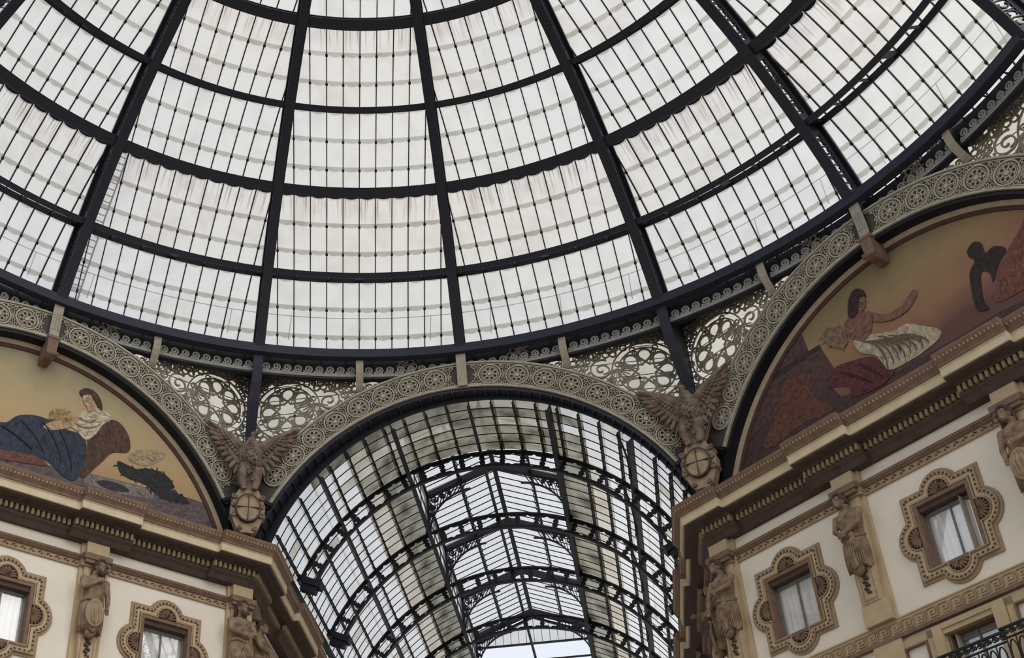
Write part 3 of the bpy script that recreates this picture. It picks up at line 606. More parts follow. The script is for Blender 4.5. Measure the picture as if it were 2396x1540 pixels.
for s, nm, DD in ((-1, 'left', LEFTP), (1, 'right', RIGHTP)):
    T = Thing('lunette_mosaic', {-1: 'golden painted lunette with a seated blue-robed figure, at left', 1: 'dusky painted lunette with a reclining white-skirted figure, at right'}[s], 'mosaic', 45 * s, (0, A + .5, 22.6))
    mb = MB(); R = 7.5; n = 60; pts = [(-7.3, 22.6), (7.3, 22.6)] + [(R * sin(radians(76.5 - 153 * k / n)), ZC + R * cos(radians(76.5 - 153 * k / n))) for k in range(n + 1)]
    mb.poly(pts, A + .5, A + .62); T.part('painted_sky', mb, paint_mat('mosaic_sky_' + nm, SKY[s], 1.8, 5.8, mod=.0 if s < 0 else -.03))
    d = A + .5
    for i, (k, (c, p)) in enumerate(DD.items()):
        mb = MB(); d = A + .5 - .004 * (i + 1)
        pp = smooth_poly(p) if k not in ('plinth', 'ruin_lintel', 'ruin', 'ledge', 'dark_ground') else p
        mb.poly([(x, z) for x, z in pp], d, A + .5)
        xs = [q[0] for q in pp]; zs = [q[1] for q in pp]; rnd = random.Random(i * 7 + s)
        inside = lambda x, z: sum(((pp[a][1] > z) != (pp[a - 1][1] > z)) and (x < (pp[a - 1][0] - pp[a][0]) * (z - pp[a][1]) / (pp[a - 1][1] - pp[a][1]) + pp[a][0]) for a in range(len(pp))) % 2
        ar = (max(xs) - min(xs)) * (max(zs) - min(zs)); n_ = int(min(160, 20 + ar * 25)); leafy = k in ('foliage', 'posy', 'sheaf', 'russet_rocks'); pm = rnd.uniform(0, 3)
        tones = (1.16, .8, 1.07)
        for mi_, tone in enumerate(tones):
            mb.cur = mi_ + 1
            for q in range(n_):
                x, z = rnd.uniform(min(xs), max(xs)), rnd.uniform(min(zs), max(zs)); t = rnd.uniform(0, 6.3) if leafy else pm + rnd.gauss(0, .35); L_ = rnd.uniform(.08, .2) if leafy else rnd.uniform(.12, .4); b_ = rnd.uniform(-.08, .08)
                ps = [(x + L_ * f_ * cos(t) - b_ * sin(pi * f_) * sin(t), z + L_ * f_ * sin(t) + b_ * sin(pi * f_) * cos(t)) for f_ in (0, .33, .66, 1)]
                if leafy and inside(x, z) or all(inside(*v) for v in ps): mb.strip(ps, rnd.uniform(.02, .05), d - .0006, d + .001, False, None, lambda f_: .25 + sin(pi * f_))
        T.part(k, mb, [tess('tesserae_%s_%s' % (nm, k), c)] + [tess('strokes_%s_%s_%d' % (nm, k, q), tuple(min(255, int(v * t_)) for v in c)) for q, t_ in enumerate(tones)])
    for j, (c, ls) in enumerate(FOLDS[s]):
        mb = MB()
        for l in ls:
            a_, b_, c_ = l; q = [tuple((1 - t) ** 2 * a_[i] + 2 * t * (1 - t) * b_[i] + t * t * c_[i] for i in (0, 1)) for t in [k / 8 for k in range(9)]]
            mb.strip(q, .045, A + .5 - .058, A + .49, taper=lambda t: .3 + .9 * sin(pi * t))
        T.part('drapery_fold', mb, tess('tesserae_fold_%s_%d' % (nm, j), c))
    # stone surround
    T = Thing('archivolt', 'plain greige stone arch moulding framing the %s painted lunette' % nm, 'moulding', 45 * s, (0, A + .4, 22.6))
    pol = lambda th, dd, r: (r * sin(th), dd, ZC + r * cos(th)); TH = radians(77)
    mb = MB(); P = []
    for k in range(97):
        th = -TH + 2 * TH * k / 96
        P.append([pol(th, y, r) for y, r in ((A + .5, 7.86), (A + .36, 7.86), (A + .34, 7.78), (A + .38, 7.66), (A + .36, 7.6), (A + .4, 7.5), (A + .42, 7.44), (A + .5, 7.44))])
    mb.grid(P); T.part('stone_ring', mb, M['archivolt'], False)
    mb = MB(); P = [[pol(-TH + 2 * TH * k / 96, y, r) for y, r in ((A + .5, 7.44), (A + .455, 7.44), (A + .455, 7.31), (A + .5, 7.31))] for k in range(97)]
    mb.grid(P); T.part('border_line', mb, M['maroon'])

# ================================================================== ROSETTE ARCH BANDS
DL = .11602
def rosette_mesh():
    mb = MB(); mb.ring(0, 0, .385, .05, -.07, 0, 24); mb.ring(0, 0, .31, .025, -.05, 0, 24); mb.disc(0, 0, .075, -.08, 0, 10)
    for k in range(8):
        t = 2 * pi * k / 8; c, s_ = cos(t), sin(t)
        f = lambda x, d, y: (x * c - y * s_, d, x * s_ + y * c)
        mb.strip([(.06, 0), (.29, 0)], .03, -.06, 0, fn=f)
        mb.strip([(.2 + .075 * cos(q), .0 + .075 * sin(q)) for q in [2 * pi * j / 8 for j in range(8)]], .025, -.055, 0, True, fn=lambda x, d, y, t=t: ((x) * cos(t + pi / 8) - y * sin(t + pi / 8), d, x * sin(t + pi / 8) + y * cos(t + pi / 8)))
    return mb.mesh('rosette', M['relief'])
ROS = rosette_mesh()
def filler_mesh():
    mb = MB()
    for sx in (-1, 1):
        for sz in (-1, 1):
            mb.strip(spiral(sx * .09, sz * .3, .1, 1.2, 0 if sx > 0 else pi, sx * sz), .026, -.045, 0)
            mb.strip([(0, sz * .06), (sx * .05, sz * .15), (sx * .03, sz * .22)], .026, -.045, 0); mb.disc(sx * .16, sz * .4, .03, -.04, 0, 6)
    mb.strip([(-.1, 0), (0, .07), (.1, 0), (0, -.07)], .025, -.05, 0, True); mb.disc(0, 0, .03, -.06, 0, 8)
    return mb.mesh('scroll_filler', M['relief'])
FIL = filler_mesh()
def arcgrid(mb, sec, th0, th1, n, fn=None, closed=True):
    """sweep a closed section of (Y, R) about the arch centre"""
    m = len(sec); vs = []; fs = []
    for k in range(n + 1):
        th = th0 + (th1 - th0) * k / n
        vs += [(r * sin(th), y, ZC + r * cos(th)) for y, r in sec]
    for k in range(n):
        for j in range(m): fs.append([k * m + j, k * m + (j + 1) % m, (k + 1) * m + (j + 1) % m, (k + 1) * m + j])
    fs += [list(range(m - 1, -1, -1)), [n * m + j for j in range(m)]]
    mb.add(vs, fs, fn)
BT = 9.05 * DL
for s, lb in ((-1, 'rosette-studded cast-iron arch band around the left painted lunette'), (0, 'rosette-studded cast-iron arch band opening into the glazed arcade'), (1, 'rosette-studded cast-iron arch band around the right painted lunette')):
    T = Thing('arch_band', lb, 'arch', 45 * s, (0, A, 24.9))
    mb = MB(); arcgrid(mb, [(A - .0, 7.7), (A + .12, 7.7), (A + .12, 8.7), (A - .0, 8.7)], -BT, BT, 90); T.part('band_plate', mb, M['plate'])
    for nm2, r in (('inner_rim', 7.7), ('outer_rim', 8.68)):
        mb = MB(); arcgrid(mb, [(A - .08, r), (A + .02, r), (A + .02, r + .07), (A - .08, r + .07)], -BT, BT, 90)
        arcgrid(mb, [(A - .05, r + (.1 if r < 8 else -.06)), (A, r + (.1 if r < 8 else -.06)), (A, r + (.13 if r < 8 else -.03)), (A - .05, r + (.13 if r < 8 else -.03))], -BT, BT, 90)
        T.part(nm2, mb, M['relief'])
    mb = MB(); arcgrid(mb, [(A + .0, 7.58), (A + .42, 7.58), (A + .42, 7.68), (A + .0, 7.68)], -radians(76), radians(76), 90)
    if s == 0:
        for k in range(-26, 27): th = k * radians(2.9); mb.box(-.02, .02, A - .02, A + .42, 7.5, 7.6, fn=lambda x, y, r, th=th: (r * sin(th) + x * cos(th), y, ZC + r * cos(th) - x * sin(th)))
        T.part('intrados', mb, M['girder'])
    else: T.part('intrados', mb, M['iron2'])
    if s == 0:
        mb = MB(); VF = lambda th, y, R: turn(1.43, -.367 + R * sin(th), y, ZC + R * cos(th)); N = 90
        mb.loft([[VF(t, y, R) for y, R in ((18.64, 7.39), (18.7, 7.39), (18.7, 7.9), (18.64, 7.9))] for t in [radians(-78 + 156 * k / N) for k in range(N + 1)]]); T.part('inner_closure', mb, M['iron2'])
    for i in range(-8, 9):
        if s == -1 and i < -3 or s == 1 and i > 7: continue
        th = i * DL
        if i: T.inst('rosette', ROS, (8.2 * sin(th), A - .0, ZC + 8.2 * cos(th)), (0, th, 0))
        for q in ((th + DL / 2),):
            if q < BT: T.inst('scroll_filler', FIL, (8.2 * sin(q), A - .0, ZC + 8.2 * cos(q)), (0, q, 0))

# ================================================================== IRON CORNER PIERS (below the bands, behind the eagles)
def pier_side(mb, sg):
    n = 14; t0, t1 = BT, radians(77)
    inn = [(7.66 * sin(t0 + (t1 - t0) * k / n), ZC + 7.66 * cos(t0 + (t1 - t0) * k / n)) for k in range(n + 1)]
    pts = [(x, z) for x, z in inn] + [(HX, 22.6), (HX, ZC + 8.72 * cos(BT)), (8.72 * sin(BT), ZC + 8.72 * cos(BT))]
    return [(sg * x, z) for x, z in pts]
for k, nm in ((-1, 'left'), (1, 'right')):
    T = Thing('iron_pier', 'blue-black iron corner pier behind the %s eagle sculpture' % nm, 'pier', 22.5 * k, (0, A / cos(pi / 8), 22.6))
    for a2, sg in ((-22.5, 1), (22.5, -1)):
        b = radians(a2)
        fn = lambda x, y, z, b=b: (x * cos(b) + y * sin(b), -x * sin(b) + y * cos(b), z)
        mb = MB(); mb.poly(pier_side(mb, sg), A + .02, A + .3, fn); T.part('pier_plate', mb, M['iron2'])
        mb = MB(); c_, s_ = 8.2 * sin(BT), ZC + 8.2 * cos(BT)
        f2 = lambda x, y, z, fn=fn, sg=sg: fn(sg * (c_ + x * sin(BT) + z * cos(BT)), y, s_ + x * cos(BT) - z * sin(BT))
        mb.box(-.56, .56, A - .14, A + .2, -.02, .1, f2); mb.box(-.5, .5, A - .08, A + .2, .1, .2, f2); T.part('band_shoe', mb, M['iron2'])

# ================================================================== SPANDREL TRACERY
def spandrel(side, sg, label):
    T = Thing('spandrel_grille', label, 'grille', 45 * side, (sg * 5.9, A + .06, 26.2))
    d0, d1 = A + .06, A + .1
    ok = lambda u, z: hypot(u, z - ZC) > 8.72 and u < HX - .05 and z < 30.4 and u > 1.6
    mb = MB(); cx, cz = 6.25, 28.5
    oc = [((.4 if k % 2 == 0 else .29) * cos(pi * k / 8), (.4 if k % 2 == 0 else .29) * sin(pi * k / 8)) for k in range(16)]
    F = lambda x, d, z: (sg * x, d, z)
    mb.strip([(cx + x, cz + z) for x, z in oc], .055, d0, d1, True, F)
    for k in range(8):
        t = 2 * pi * k / 8; p = []
        for j in range(11): q = -radians(125) + radians(250) * j / 10; p.append((.69 + .22 * cos(q), .22 * sin(q)))
        p.append((.37, 0)); pp = [(cx + x * cos(t) - y * sin(t), cz + x * sin(t) + y * cos(t)) for x, y in p]
        mb.strip(pp, .065, d0, d1, True, F)
        t += pi / 8
        for r_, q in ((.52, .05), (.66, .06), (.84, .075)): mb.ring(cx + r_ * cos(t), cz + r_ * sin(t), q, .045, d0, d1, 10, F)
        mb.strip([(cx + .27 * cos(t), cz + .27 * sin(t)), (cx + .95 * cos(t), cz + .95 * sin(t))], .028, d0, d1, False, F)
        mb.ring(cx + 1.0 * cos(t), cz + 1.0 * sin(t), .1, .035, d0, d1, 12, F)
    st = T.part('star_rosette', mb, M['tracery'])
    mb = MB(); mb.ring(cx, cz, .97, .045, d0, d1, 40, F); mb.ring(cx, cz, 1.17, .05, d0, d1, 40, F)
    keep = MB()
    random.seed(11)
    xs = 1.7
    row = 0; z = 24.6
    while z < 30.4:                                    # mesh of small rings round the big rosette
        x = 1.7 + (row % 2) * .12
        while x < HX:
            if ok(x, z) and hypot(x - cx, z - cz) > 1.2 and not (hypot(x - 4.75, z - 28.75) < .52 or hypot(x - 3.4, z - 29.55) < .4 or hypot(x - 7.05, z - 26.85) < .32):
                r_ = .115 if (int(x * 7) + row) % 3 else .08
                mb.ring(x, z, r_, .048, d0, d1, 9, F)
                if (int(x * 5) + row) % 2: mb.strip([(x - .15, z - .13), (x + .15, z + .13)], .022, d0, d1, False, F)
            x += .25
        z += .215; row += 1
    T.part('ring_network', mb, M['tracery'])
    for grp in (((4.75, 28.72, .44, 1), (4.55, 29.35, .26, -1), (5.1, 29.6, .3, 1), (5.0, 28.15, .17, 1), (4.15, 29.4, .2, 1)), ((3.4, 29.55, .3, -1), (2.85, 29.85, .2, 1)), ((7.08, 26.9, .27, 1), (6.75, 27.25, .2, -1)), ((7.3, 29.55, .2, 1), (7.0, 29.8, .2, -1))):
        mb = MB()
        for x, z, r_, dr in grp:
            mb.strip(spiral(x, z, r_, 1.7, 1.2, dr, 26), .05, d0 - .02, d1, False, F)
            for k in range(3): t = 1.2 + k * 2.1; mb.disc(x + r_ * 1.0 * cos(t), z + r_ * 1.0 * sin(t), .05, d0, d1, 8, F)
        if len(grp) == 5:
            for k in range(10):
                t = radians(200 + k * 16); mb.strip([(5.25, 28.7), (5.25 + .5 * cos(t), 28.7 + .5 * sin(t))], .03, d0, d1, False, F)
        T.part('vine_scroll', mb, M['tracery'])
    mb = MB()                                         # frame along arch, corner and head
    th0 = math.asin(1.6 / 8.75); th1 = radians(59)
    mb.strip([(8.76 * sin(th0 + (th1 - th0) * k / 30), ZC + 8.76 * cos(th0 + (th1 - th0) * k / 30)) for k in range(31)], .08, d0 - .02, d1, False, F)
    mb.strip([(HX - .05, 25.4), (HX - .05, 30.4)], .1, d0 - .02, d1, False, F); mb.strip([(1.6, 30.4), (HX, 30.4)], .1, d0 - .02, d1, False, F)
    T.part('frame', mb, M['tracery'])
    mb = MB(); pts = [(8.6 * sin(th0 + (th1 - th0) * k / 20), ZC + 8.6 * cos(th0 + (th1 - th0) * k / 20)) for k in range(21)] + [(HX + .1, 25.3), (HX + .1, 30.5), (1.6, 30.5)]
    mb.add([(x, A + .5, z) for x, z in pts], [list(range(len(pts)))], F); gp = T.part('backing_glass', mb, M['sglass'])
    mb = MB()
    for q in range(7):
        z = 26.2 + .6 * q; x = max(1.6, sqrt(max(0, 8.75 ** 2 - (z - ZC) ** 2)))
        if x < HX - .1: mb = MB(); mb.box(x, HX, A + .44, A + .46, z, z + .018, F); T.part('glazing_bar', mb, M['girder'], False, gp)
spandrel(-1, 1, 'pierced star-rosette spandrel grille beside left eagle, on the mosaic side')
spandrel(0, -1, 'pierced star-rosette spandrel grille beside left eagle, on the arcade side')
spandrel(0, 1, 'pierced star-rosette spandrel grille beside right eagle, on the arcade side')
spandrel(1, -1, 'pierced star-rosette spandrel grille beside right eagle, on the mosaic side')
spandrel(1, 1, 'shaded spandrel grille at the right photo edge above the arch band')

# ================================================================== WAVE-SCROLL FRIEZE, BRACKETS, CORNER POSTS
def cylfn(th0): return lambda x, d, z: (d * sin(th0 + x / 18.3), d * cos(th0 + x / 18.3), z)
FL = {-6: 'at the far left photo edge', -5: 'above the left mosaic arch, left part', -4: 'just left of the left mosaic crown bracket', -3: 'right of the left mosaic crown bracket', -2: 'left of the left corner post', -1: 'right of the left corner post', 0: 'left of the arcade crown bracket'}
FLAB = ['beyond the left edge bracket', 'left of the left mosaic crown bracket', 'right of the left mosaic crown bracket', 'left of the post over the left eagle', 'right of the post over the left eagle', 'left of the crown bracket over the arcade', 'right of the crown bracket over the arcade', 'left of the post over the right eagle', 'right of the post over the right eagle', 'left of the right mosaic crown bracket', 'right of the right mosaic crown bracket', 'nearest the right photo edge']
for q in range(-5, 6):
    a = (q + .5) * 11.25 ; th = 11.25
    if not seen([turn(a + e, 0, 18.3, 29.4) for e in (-5, 0, 5)]): continue
    T = Thing('scroll_frieze', 'running wave-scroll frieze panel ' + FLAB[q + 6], 'frieze', a, (0, 18.35, 29.05), group=None)
    L2 = 18.3 * radians(11.25) / 2 - .12
    F = lambda x, d, z: (d * sin(x / 18.3), d * cos(x / 18.3), z)
    mb = MB(); n = 12
    for i in range(n): mb.box(-L2 + 2 * L2 * i / n, -L2 + 2 * L2 * (i + 1) / n, 18.5, 18.58, 29.3, 30.04, F)
    bk = T.part('backing', mb, M['iron2'])
    mb = MB()
    for i in range(n): mb.box(-L2 + 2 * L2 * i / n, -L2 + 2 * L2 * (i + 1) / n, 18.38, 18.58, 29.26, 29.35, F)
    T.part('lower_moulding', mb, M['iron2'])
    mb = MB(); N = 9; st = 2 * L2 / N
    for i in range(N):
        x = -L2 + (i + .5) * st
        mb.strip(spiral(x, 29.66, .165, 1.6, -pi * .8, 1, 22, .15), .058, 18.42, 18.5, False, F)
        mb.poly([(x - st / 2, 29.34), (x + st / 2, 29.34), (x + st / 2, 29.5), (x + .12, 29.52), (x, 29.5), (x - .1, 29.54), (x - .15, 29.62), (x - st / 2, 29.52)], 18.43, 18.5, F)
    T.part('wave_scroll', mb, M['scroll'], False, bk)
# gutter soffit joining frieze and wall (dark, overhead)
mb = MB()
P = []
for k in range(-66, 74):
    t = radians(k); tl = (degrees(t) + 22.5) % 45 - 22.5; ro = (A + .5) / cos(radians(tl)) + .05
    P.append([(r * sin(t), r * cos(t), z) for r, z in ((18.5, 30.02), (max(ro, 18.62), 30.02), (max(ro, 18.62), 30.12), (18.5, 30.12), (18.5, 30.02))])
mb.grid(P)
T = Thing('gutter_soffit', 'dark iron gutter soffit behind the wave-scroll friezes', 'gutter', 0, (0, 18.5, 29.86)); T.part('soffit_plate', mb, M['iron2'])

def bracket(a, label, kind):
    """kind: small curved strut / crown bracket with fluting / corner post"""
    T = Thing('strut_bracket' if kind == 'small' else 'crown_bracket' if kind.startswith('crown') else 'corner_post', label, 'bracket' if kind != 'post' else 'post', a, (0, 18.1, 28))
    if kind == 'small':
        rw = A / cos(radians(11.25)); fl = [(18.08, 29.85), (18.1, 29.6), (18.16, 29.4), (18.3, 29.2), (18.48, 29.02), (rw - .02, 28.9)]; w, m1, m2 = .13, 'pale', 'iron2'; zb = 28.9
    elif kind == 'post':
        rw = A / cos(pi / 8); fl = [(18.06, 29.85), (18.15, 29.4), (18.35, 28.9), (18.7, 28.3), (19.15, 27.7), (19.45, 27.3), (19.6, 26.6)]; w, m1, m2 = .17, 'girder', 'iron2'; zb = 26.6
    else:
        rw = A; fl = [(18.02, 29.85), (18.06, 29.5), (18.12, 29.1), (18.14, 28.9), (18.14, 28.58)]; w, m1, m2 = .17, 'pale', 'iron2'; zb = 28.58
    mb = MB(); rings = [[(-w, r, z), (-w, r + .05, z), (w, r + .05, z), (w, r, z)] for r, z in fl]; mb.loft(rings); f = T.part('face', mb, M[m1])
    mb = MB(); pts = [(r + .04, z) for r, z in fl] + [(rw, zb), (rw, 29.85)]
    pts = [p for i, p in enumerate(pts) if i == 0 or hypot(p[0] - pts[i - 1][0], p[1] - pts[i - 1][1]) > .03]
    ww = w * .75; mb.add([(-ww, r, z) for r, z in pts] + [(ww, r, z) for r, z in pts], [list(range(len(pts)))[::-1], list(range(len(pts), 2 * len(pts)))] + [[i, (i + 1) % len(pts), (i + 1) % len(pts) + len(pts), i + len(pts)] for i in range(len(pts))])
    T.part('web', mb, M[m2])
    if kind == 'crown_corbel':
        mb = MB()
        for x in (-.1, 0, .1): mb.loft([[(x - .02, r - .025, z), (x - .02, r + .01, z), (x + .02, r + .01, z), (x + .02, r - .025, z)] for r, z in fl[1:-1]])
        T.part('fluting', mb, M['scroll'], False, f)
        mb = MB(); mb.loft([[(-w2, 18.1 - d, z), (-w2, 18.75, z), (w2, 18.75, z), (w2, 18.1 - d, z)] for z, w2, d in ((28.6, .22, .06), (28.5, .22, .06), (28.48, .18, .02), (28.05, .17, -.02), (28.0, .19, .04), (27.86, .19, .06), (27.78, .15, -.02))])
        c = T.part('stone_corbel', mb, M['brown'])
        mb = MB(); mb.tube([(-.2, 18.08, 27.9), (.2, 18.08, 27.9)], .1, 10); T.part('scroll_end', mb, M['brown'], True, c)
for a, lb, kd in ((-45, 'fluted pale bracket on brown corbel at the left mosaic arch crown', 'crown_corbel'), (0, 'plain pale bracket at the crown of the arcade arch', 'crown'), (45, 'fluted pale bracket on brown corbel at the right mosaic arch crown', 'crown_corbel'),
                  (-22.5, 'dark iron post rising from the left eagle to the dome ring', 'post'), (22.5, 'dark iron post rising from the right eagle to the dome ring', 'post'),
                  (-33.75, 'small curved strut between left mosaic crown bracket and left post', 'small'), (-11.25, 'small curved strut between left post and arcade crown bracket', 'small'), (11.25, 'small curved strut between arcade crown bracket and right post', 'small'), (33.75, 'small curved strut between right post and right mosaic crown bracket', 'small'), (56.25, 'curved strut nearest the right photo edge, under the dome ring', 'small')): bracket(a, lb, kd)

# ================================================================== EAGLES
def feather(mb, b, t, w, y0, y1, round_=.5):
    bx, bz = b; tx, tz = t; L_ = hypot(tx - bx, tz - bz); dx, dz = (tx - bx) / L_, (tz - bz) / L_; nx, nz = -dz, dx
    prof = [(0, .45), (.25, .8), (.55, 1), (.8, .92), (.93, .6), (1, .12)]
    rows = []
    for s_, k in prof:
        x, z = bx + dx * L_ * s_, bz + dz * L_ * s_; y = y0 + (y1 - y0) * s_; h = w * k / 2
        rows.append([(x - nx * h, y + .03, z - nz * h), (x - nx * h * .5, y, z - nz * h * .5), (x, y - .028, z), (x + nx * h * .5, y, z + nz * h * .5), (x + nx * h, y + .03, z + nz * h), (x, y + .06, z)])
    mb.loft(rows)
def eagle(k, label, hd):
    T = Thing('eagle_sculpture', label, 'sculpture', 22.5 * k, (0, 19.12, 24.95), local=True)
    mb = MB()
    sec = [(.0, .28, .18, .1), (.25, .33, .2, .06), (.5, .35, .23, .02), (.8, .35, .25, -.04), (1.1, .4, .28, -.1), (1.45, .44, .29, -.12), (1.7, .3, .24, -.12), (1.85, .17, .17, -.14), (1.95, .13, .14, -.17)]
    mb.loft([[(rx * cos(t), cy + ry * sin(t), z) for t in [2 * pi * j / 14 for j in range(14)]] for z, rx, ry, cy in sec])
    hx = hd * .1
    mb.ball((hx * .6, -.2, 2.08), (.12, .15, .13), 10, 8)
    mb.tube([(hx * .9 + hd * .02, -.3, 2.1), (hx + hd * .12, -.4, 2.07), (hx + hd * .14, -.42, 1.99)], [.06, .045, .012], 7)
    for sx in (-1, 1):
        mb.tube([(sx * .2, -.05, .85), (sx * .23, -.12, .45), (sx * .2, -.1, .1), (sx * .2, -.14, -.02)], [.21, .2, .13, .08], 9)
        for q in (-1, 0, 1): mb.tube([(sx * .17 + q * .04, -.12, .0), (sx * .17 + q * .07, -.26, -.02), (sx * .17 + q * .075, -.28, -.12)], [.045, .035, .015], 6)
    o = T.part('body', mb, M['eagle'], True)
    r = o.modifiers.new('one_surface', 'REMESH'); r.mode = 'VOXEL'; r.voxel_size = .022; r.use_smooth_shade = True
    mb = MB(); random.seed(3)
    for j in range(90):                                   # breast and thigh feathers
        z = random.uniform(.3, 1.75); t = random.uniform(-2.7, -.45); rx = .34 if z > .9 else .3; cy = -.1 if z > .9 else 0
        x, y = rx * cos(t), cy + .27 * sin(t); feather(mb, (x, z + .06), (x * 1.03, z - .12), .1, y - .01, y - .06)
    T.part('breast_feathers', mb, M['eagle'], True, o)
    tips = [(1.66, 2.55), (1.6, 2.33), (1.52, 2.12), (1.42, 1.9), (1.3, 1.67), (1.17, 1.44), (1.02, 1.2), (.87, .98), (.7, .76), (.52, .58)]
    for sx in (-1, 1):
        mb = MB(); mb.tube([(sx * .2, -.02, 1.55), (sx * .42, -.06, 1.78), (sx * .8, -.08, 2.08), (sx * 1.2, -.14, 2.32), (sx * 1.5, -.2, 2.47)], [.16, .13, .1, .07, .03], 9)
        w = T.part('wing', mb, M['eagle'], True)
        mb = MB(); n = len(tips)
        for i, (x, z) in enumerate(tips):
            s_ = i / (n - 1); bx, bz = .85 - .62 * s_, 2.08 - .66 * s_
            feather(mb, (sx * bx, bz), (sx * x, z), .2, -.02, -.02 - .09 * x + .02 * (i % 2))
        T.part('flight_feathers', mb, M['eagle'], True, w)
        mb = MB()
        for L_, off in ((.62, -.06), (.4, -.1), (.22, -.13)):
            for i in range(10):
                s_ = (i + .5) / 10; bx, bz = .85 - .6 * s_, 2.12 - .6 * s_; tx, tz = tips[i]
                x, z = bx + (tx - bx) * L_, bz + (tz - bz) * L_; feather(mb, (sx * bx, bz), (sx * x, z), .15, off + .02, off - .06 * x)
        T.part('covert_feathers', mb, M['eagle'], True, w)
    # cartouche under the claws
    ol = [(0, .05), (.2, .08), (.34, -.02), (.42, -.2), (.56, -.3), (.5, -.42), (.58, -.62), (.56, -.85), (.6, -.98), (.5, -1.05), (.44, -1.25), (.34, -1.5), (.18, -1.62), (0, -1.6)]
    ol = ol + [(-x, z) for x, z in ol[-2:0:-1]]
    mb = MB(); mb.poly(ol, -.06, .3); c = T.part('cartouche', mb, M['shield'])
    for sx in (-1, 1):
        for z, r_ in ((-.28, .1), (-.6, .09), (-.95, .1), (-1.45, .07)):
            mb = MB(); mb.strip(spiral(sx * .47 if z > -1.2 else sx * .25, z, r_, 1.4, 0 if sx < 0 else pi, sx), .05, -.13, -.04); T.part('volute', mb, M['eagle'], False, c)
    mb = MB(); mb.loft([[(.4 * q * cos(t), y, -.74 + .5 * q * sin(t)) for t in [2 * pi * j / 32 for j in range(32)]] for y, q in ((-.05, 1), (-.17, .98), (-.19, .92), (-.14, .88), (-.2, .6), (-.22, .1))])
    s_ = T.part('oval_shield', mb, M['shield'], True)
    mb = MB(); mb.strip([(.4 * cos(t), -.74 + .5 * sin(t)) for t in [2 * pi * j / 32 for j in range(32)]], .05, -.2, -.05, True)
    mb.box(-.012, .012, -.235, -.15, -1.2, -.28); mb.box(-.36, .36, -.235, -.15, -.752, -.728); T.part('shield_rim', mb, M['umber'], False, s_)
eagle(-1, 'left stone eagle with raised wings perched on an oval shield', 1)
eagle(1, 'right stone eagle with raised wings perched on an oval shield', -1)

# ================================================================== DOME
ZD, RI, RG = 20.458, 20.44, 21.39
E0, DE = radians(27.75), radians(8.17)
EG, DG = radians(27.55), radians(8.13)          # the glass lies farther out, so its rows sit a little lower
HB = radians(11.25)
def sph(R, e, az_): return (R * cos(e) * sin(az_), R * cos(e) * cos(az_), ZD + R * sin(e))
RIB = {-4: 'dome rib hidden at the far left', -3: 'dome rib crossing the top left photo corner', -2: 'dome rib rising over the crown of the left painted lunette', -1: 'dome rib rising over the left eagle', 0: 'dome rib rising over the crown of the glazed arcade arch', 1: 'dome rib rising over the right eagle', 2: 'openwork dome rib rising over the right painted lunette crown', 3: 'openwork dome rib at the top right photo corner'}
for k in range(-4, 4):
    es = [E0 + DE * 5.3 * i / 40 for i in range(41)]
    if not seen([turn(22.5 * k, 0, RI * cos(e), ZD + RI * sin(e)) for e in es], 60): continue
    T = Thing('dome_rib', RIB[k], 'rib', 22.5 * k, (0, RI * cos(E0), ZD + RI * sin(E0)))
    f = lambda x, R, e: (x, R * cos(e), ZD + R * sin(e))
    R0, R1 = RI - .16, RG - .02
    mb = MB(); mb.loft([[f(-.17, R0, e), f(.17, R0, e), f(.17, R0 + .07, e), f(-.17, R0 + .07, e)] for e in es]); T.part('inner_flange', mb, M['iron'])
    mb = MB(); mb.loft([[f(-.15, R1 - .06, e), f(.15, R1 - .06, e), f(.15, R1 + .08, e), f(-.15, R1 + .08, e)] for e in es]); T.part('outer_flange', mb, M['iron'])
    mb = MB()
    for lo, hi in ((R0 + .05, R0 + .22), (R1 - .3, R1 - .04)): mb.loft([[f(-.03, lo, e), f(.03, lo, e), f(.03, hi, e), f(-.03, hi, e)] for e in es])
    RM = (R0 + R1) / 2; fx = lambda x, d, y: (d, (RM + y) * cos(e_ + x / RM), ZD + (RM + y) * sin(e_ + x / RM)); e = E0 + .01; n = 0
    while e < E0 + DE * 5.2:
        e_ = e; sg = 1 if n % 2 else -1
        mb.strip([(sg * .1 * cos(t), .19 * sin(t)) for t in [.8 + (2 * pi - 1.6) * j / 9 for j in range(10)]], .05, -.025, .025, False, fx)
        mb.strip([(.17, -.34), (.17 + sg * .03, 0), (.17, .34)], .035, -.025, .025, False, fx); e += .0165; n += 1
    for t in range(6): e_ = E0 + DE * t; mb.box(-.42, .42, -.04, .04, -.3, .3, lambda x, d, y: (d, (RM + y) * cos(e_ + x / RM), ZD + (RM + y) * sin(e_ + x / RM)))
    T.part('openwork_web', mb, M['iron'])
BAY = {-5: 'at the far left', -4: 'at the left photo edge', -3: 'left of the rib over the left mosaic', -2: 'between the left mosaic and left eagle ribs', -1: 'between the left eagle and arcade crown ribs', 0: 'between the arcade crown and right eagle ribs', 1: 'between the right eagle and right mosaic ribs', 2: 'right of the rib over the right mosaic', 3: 'at the far right'}
TN = ['lowest', 'second', 'third', 'fourth', 'fifth']
NS = 24
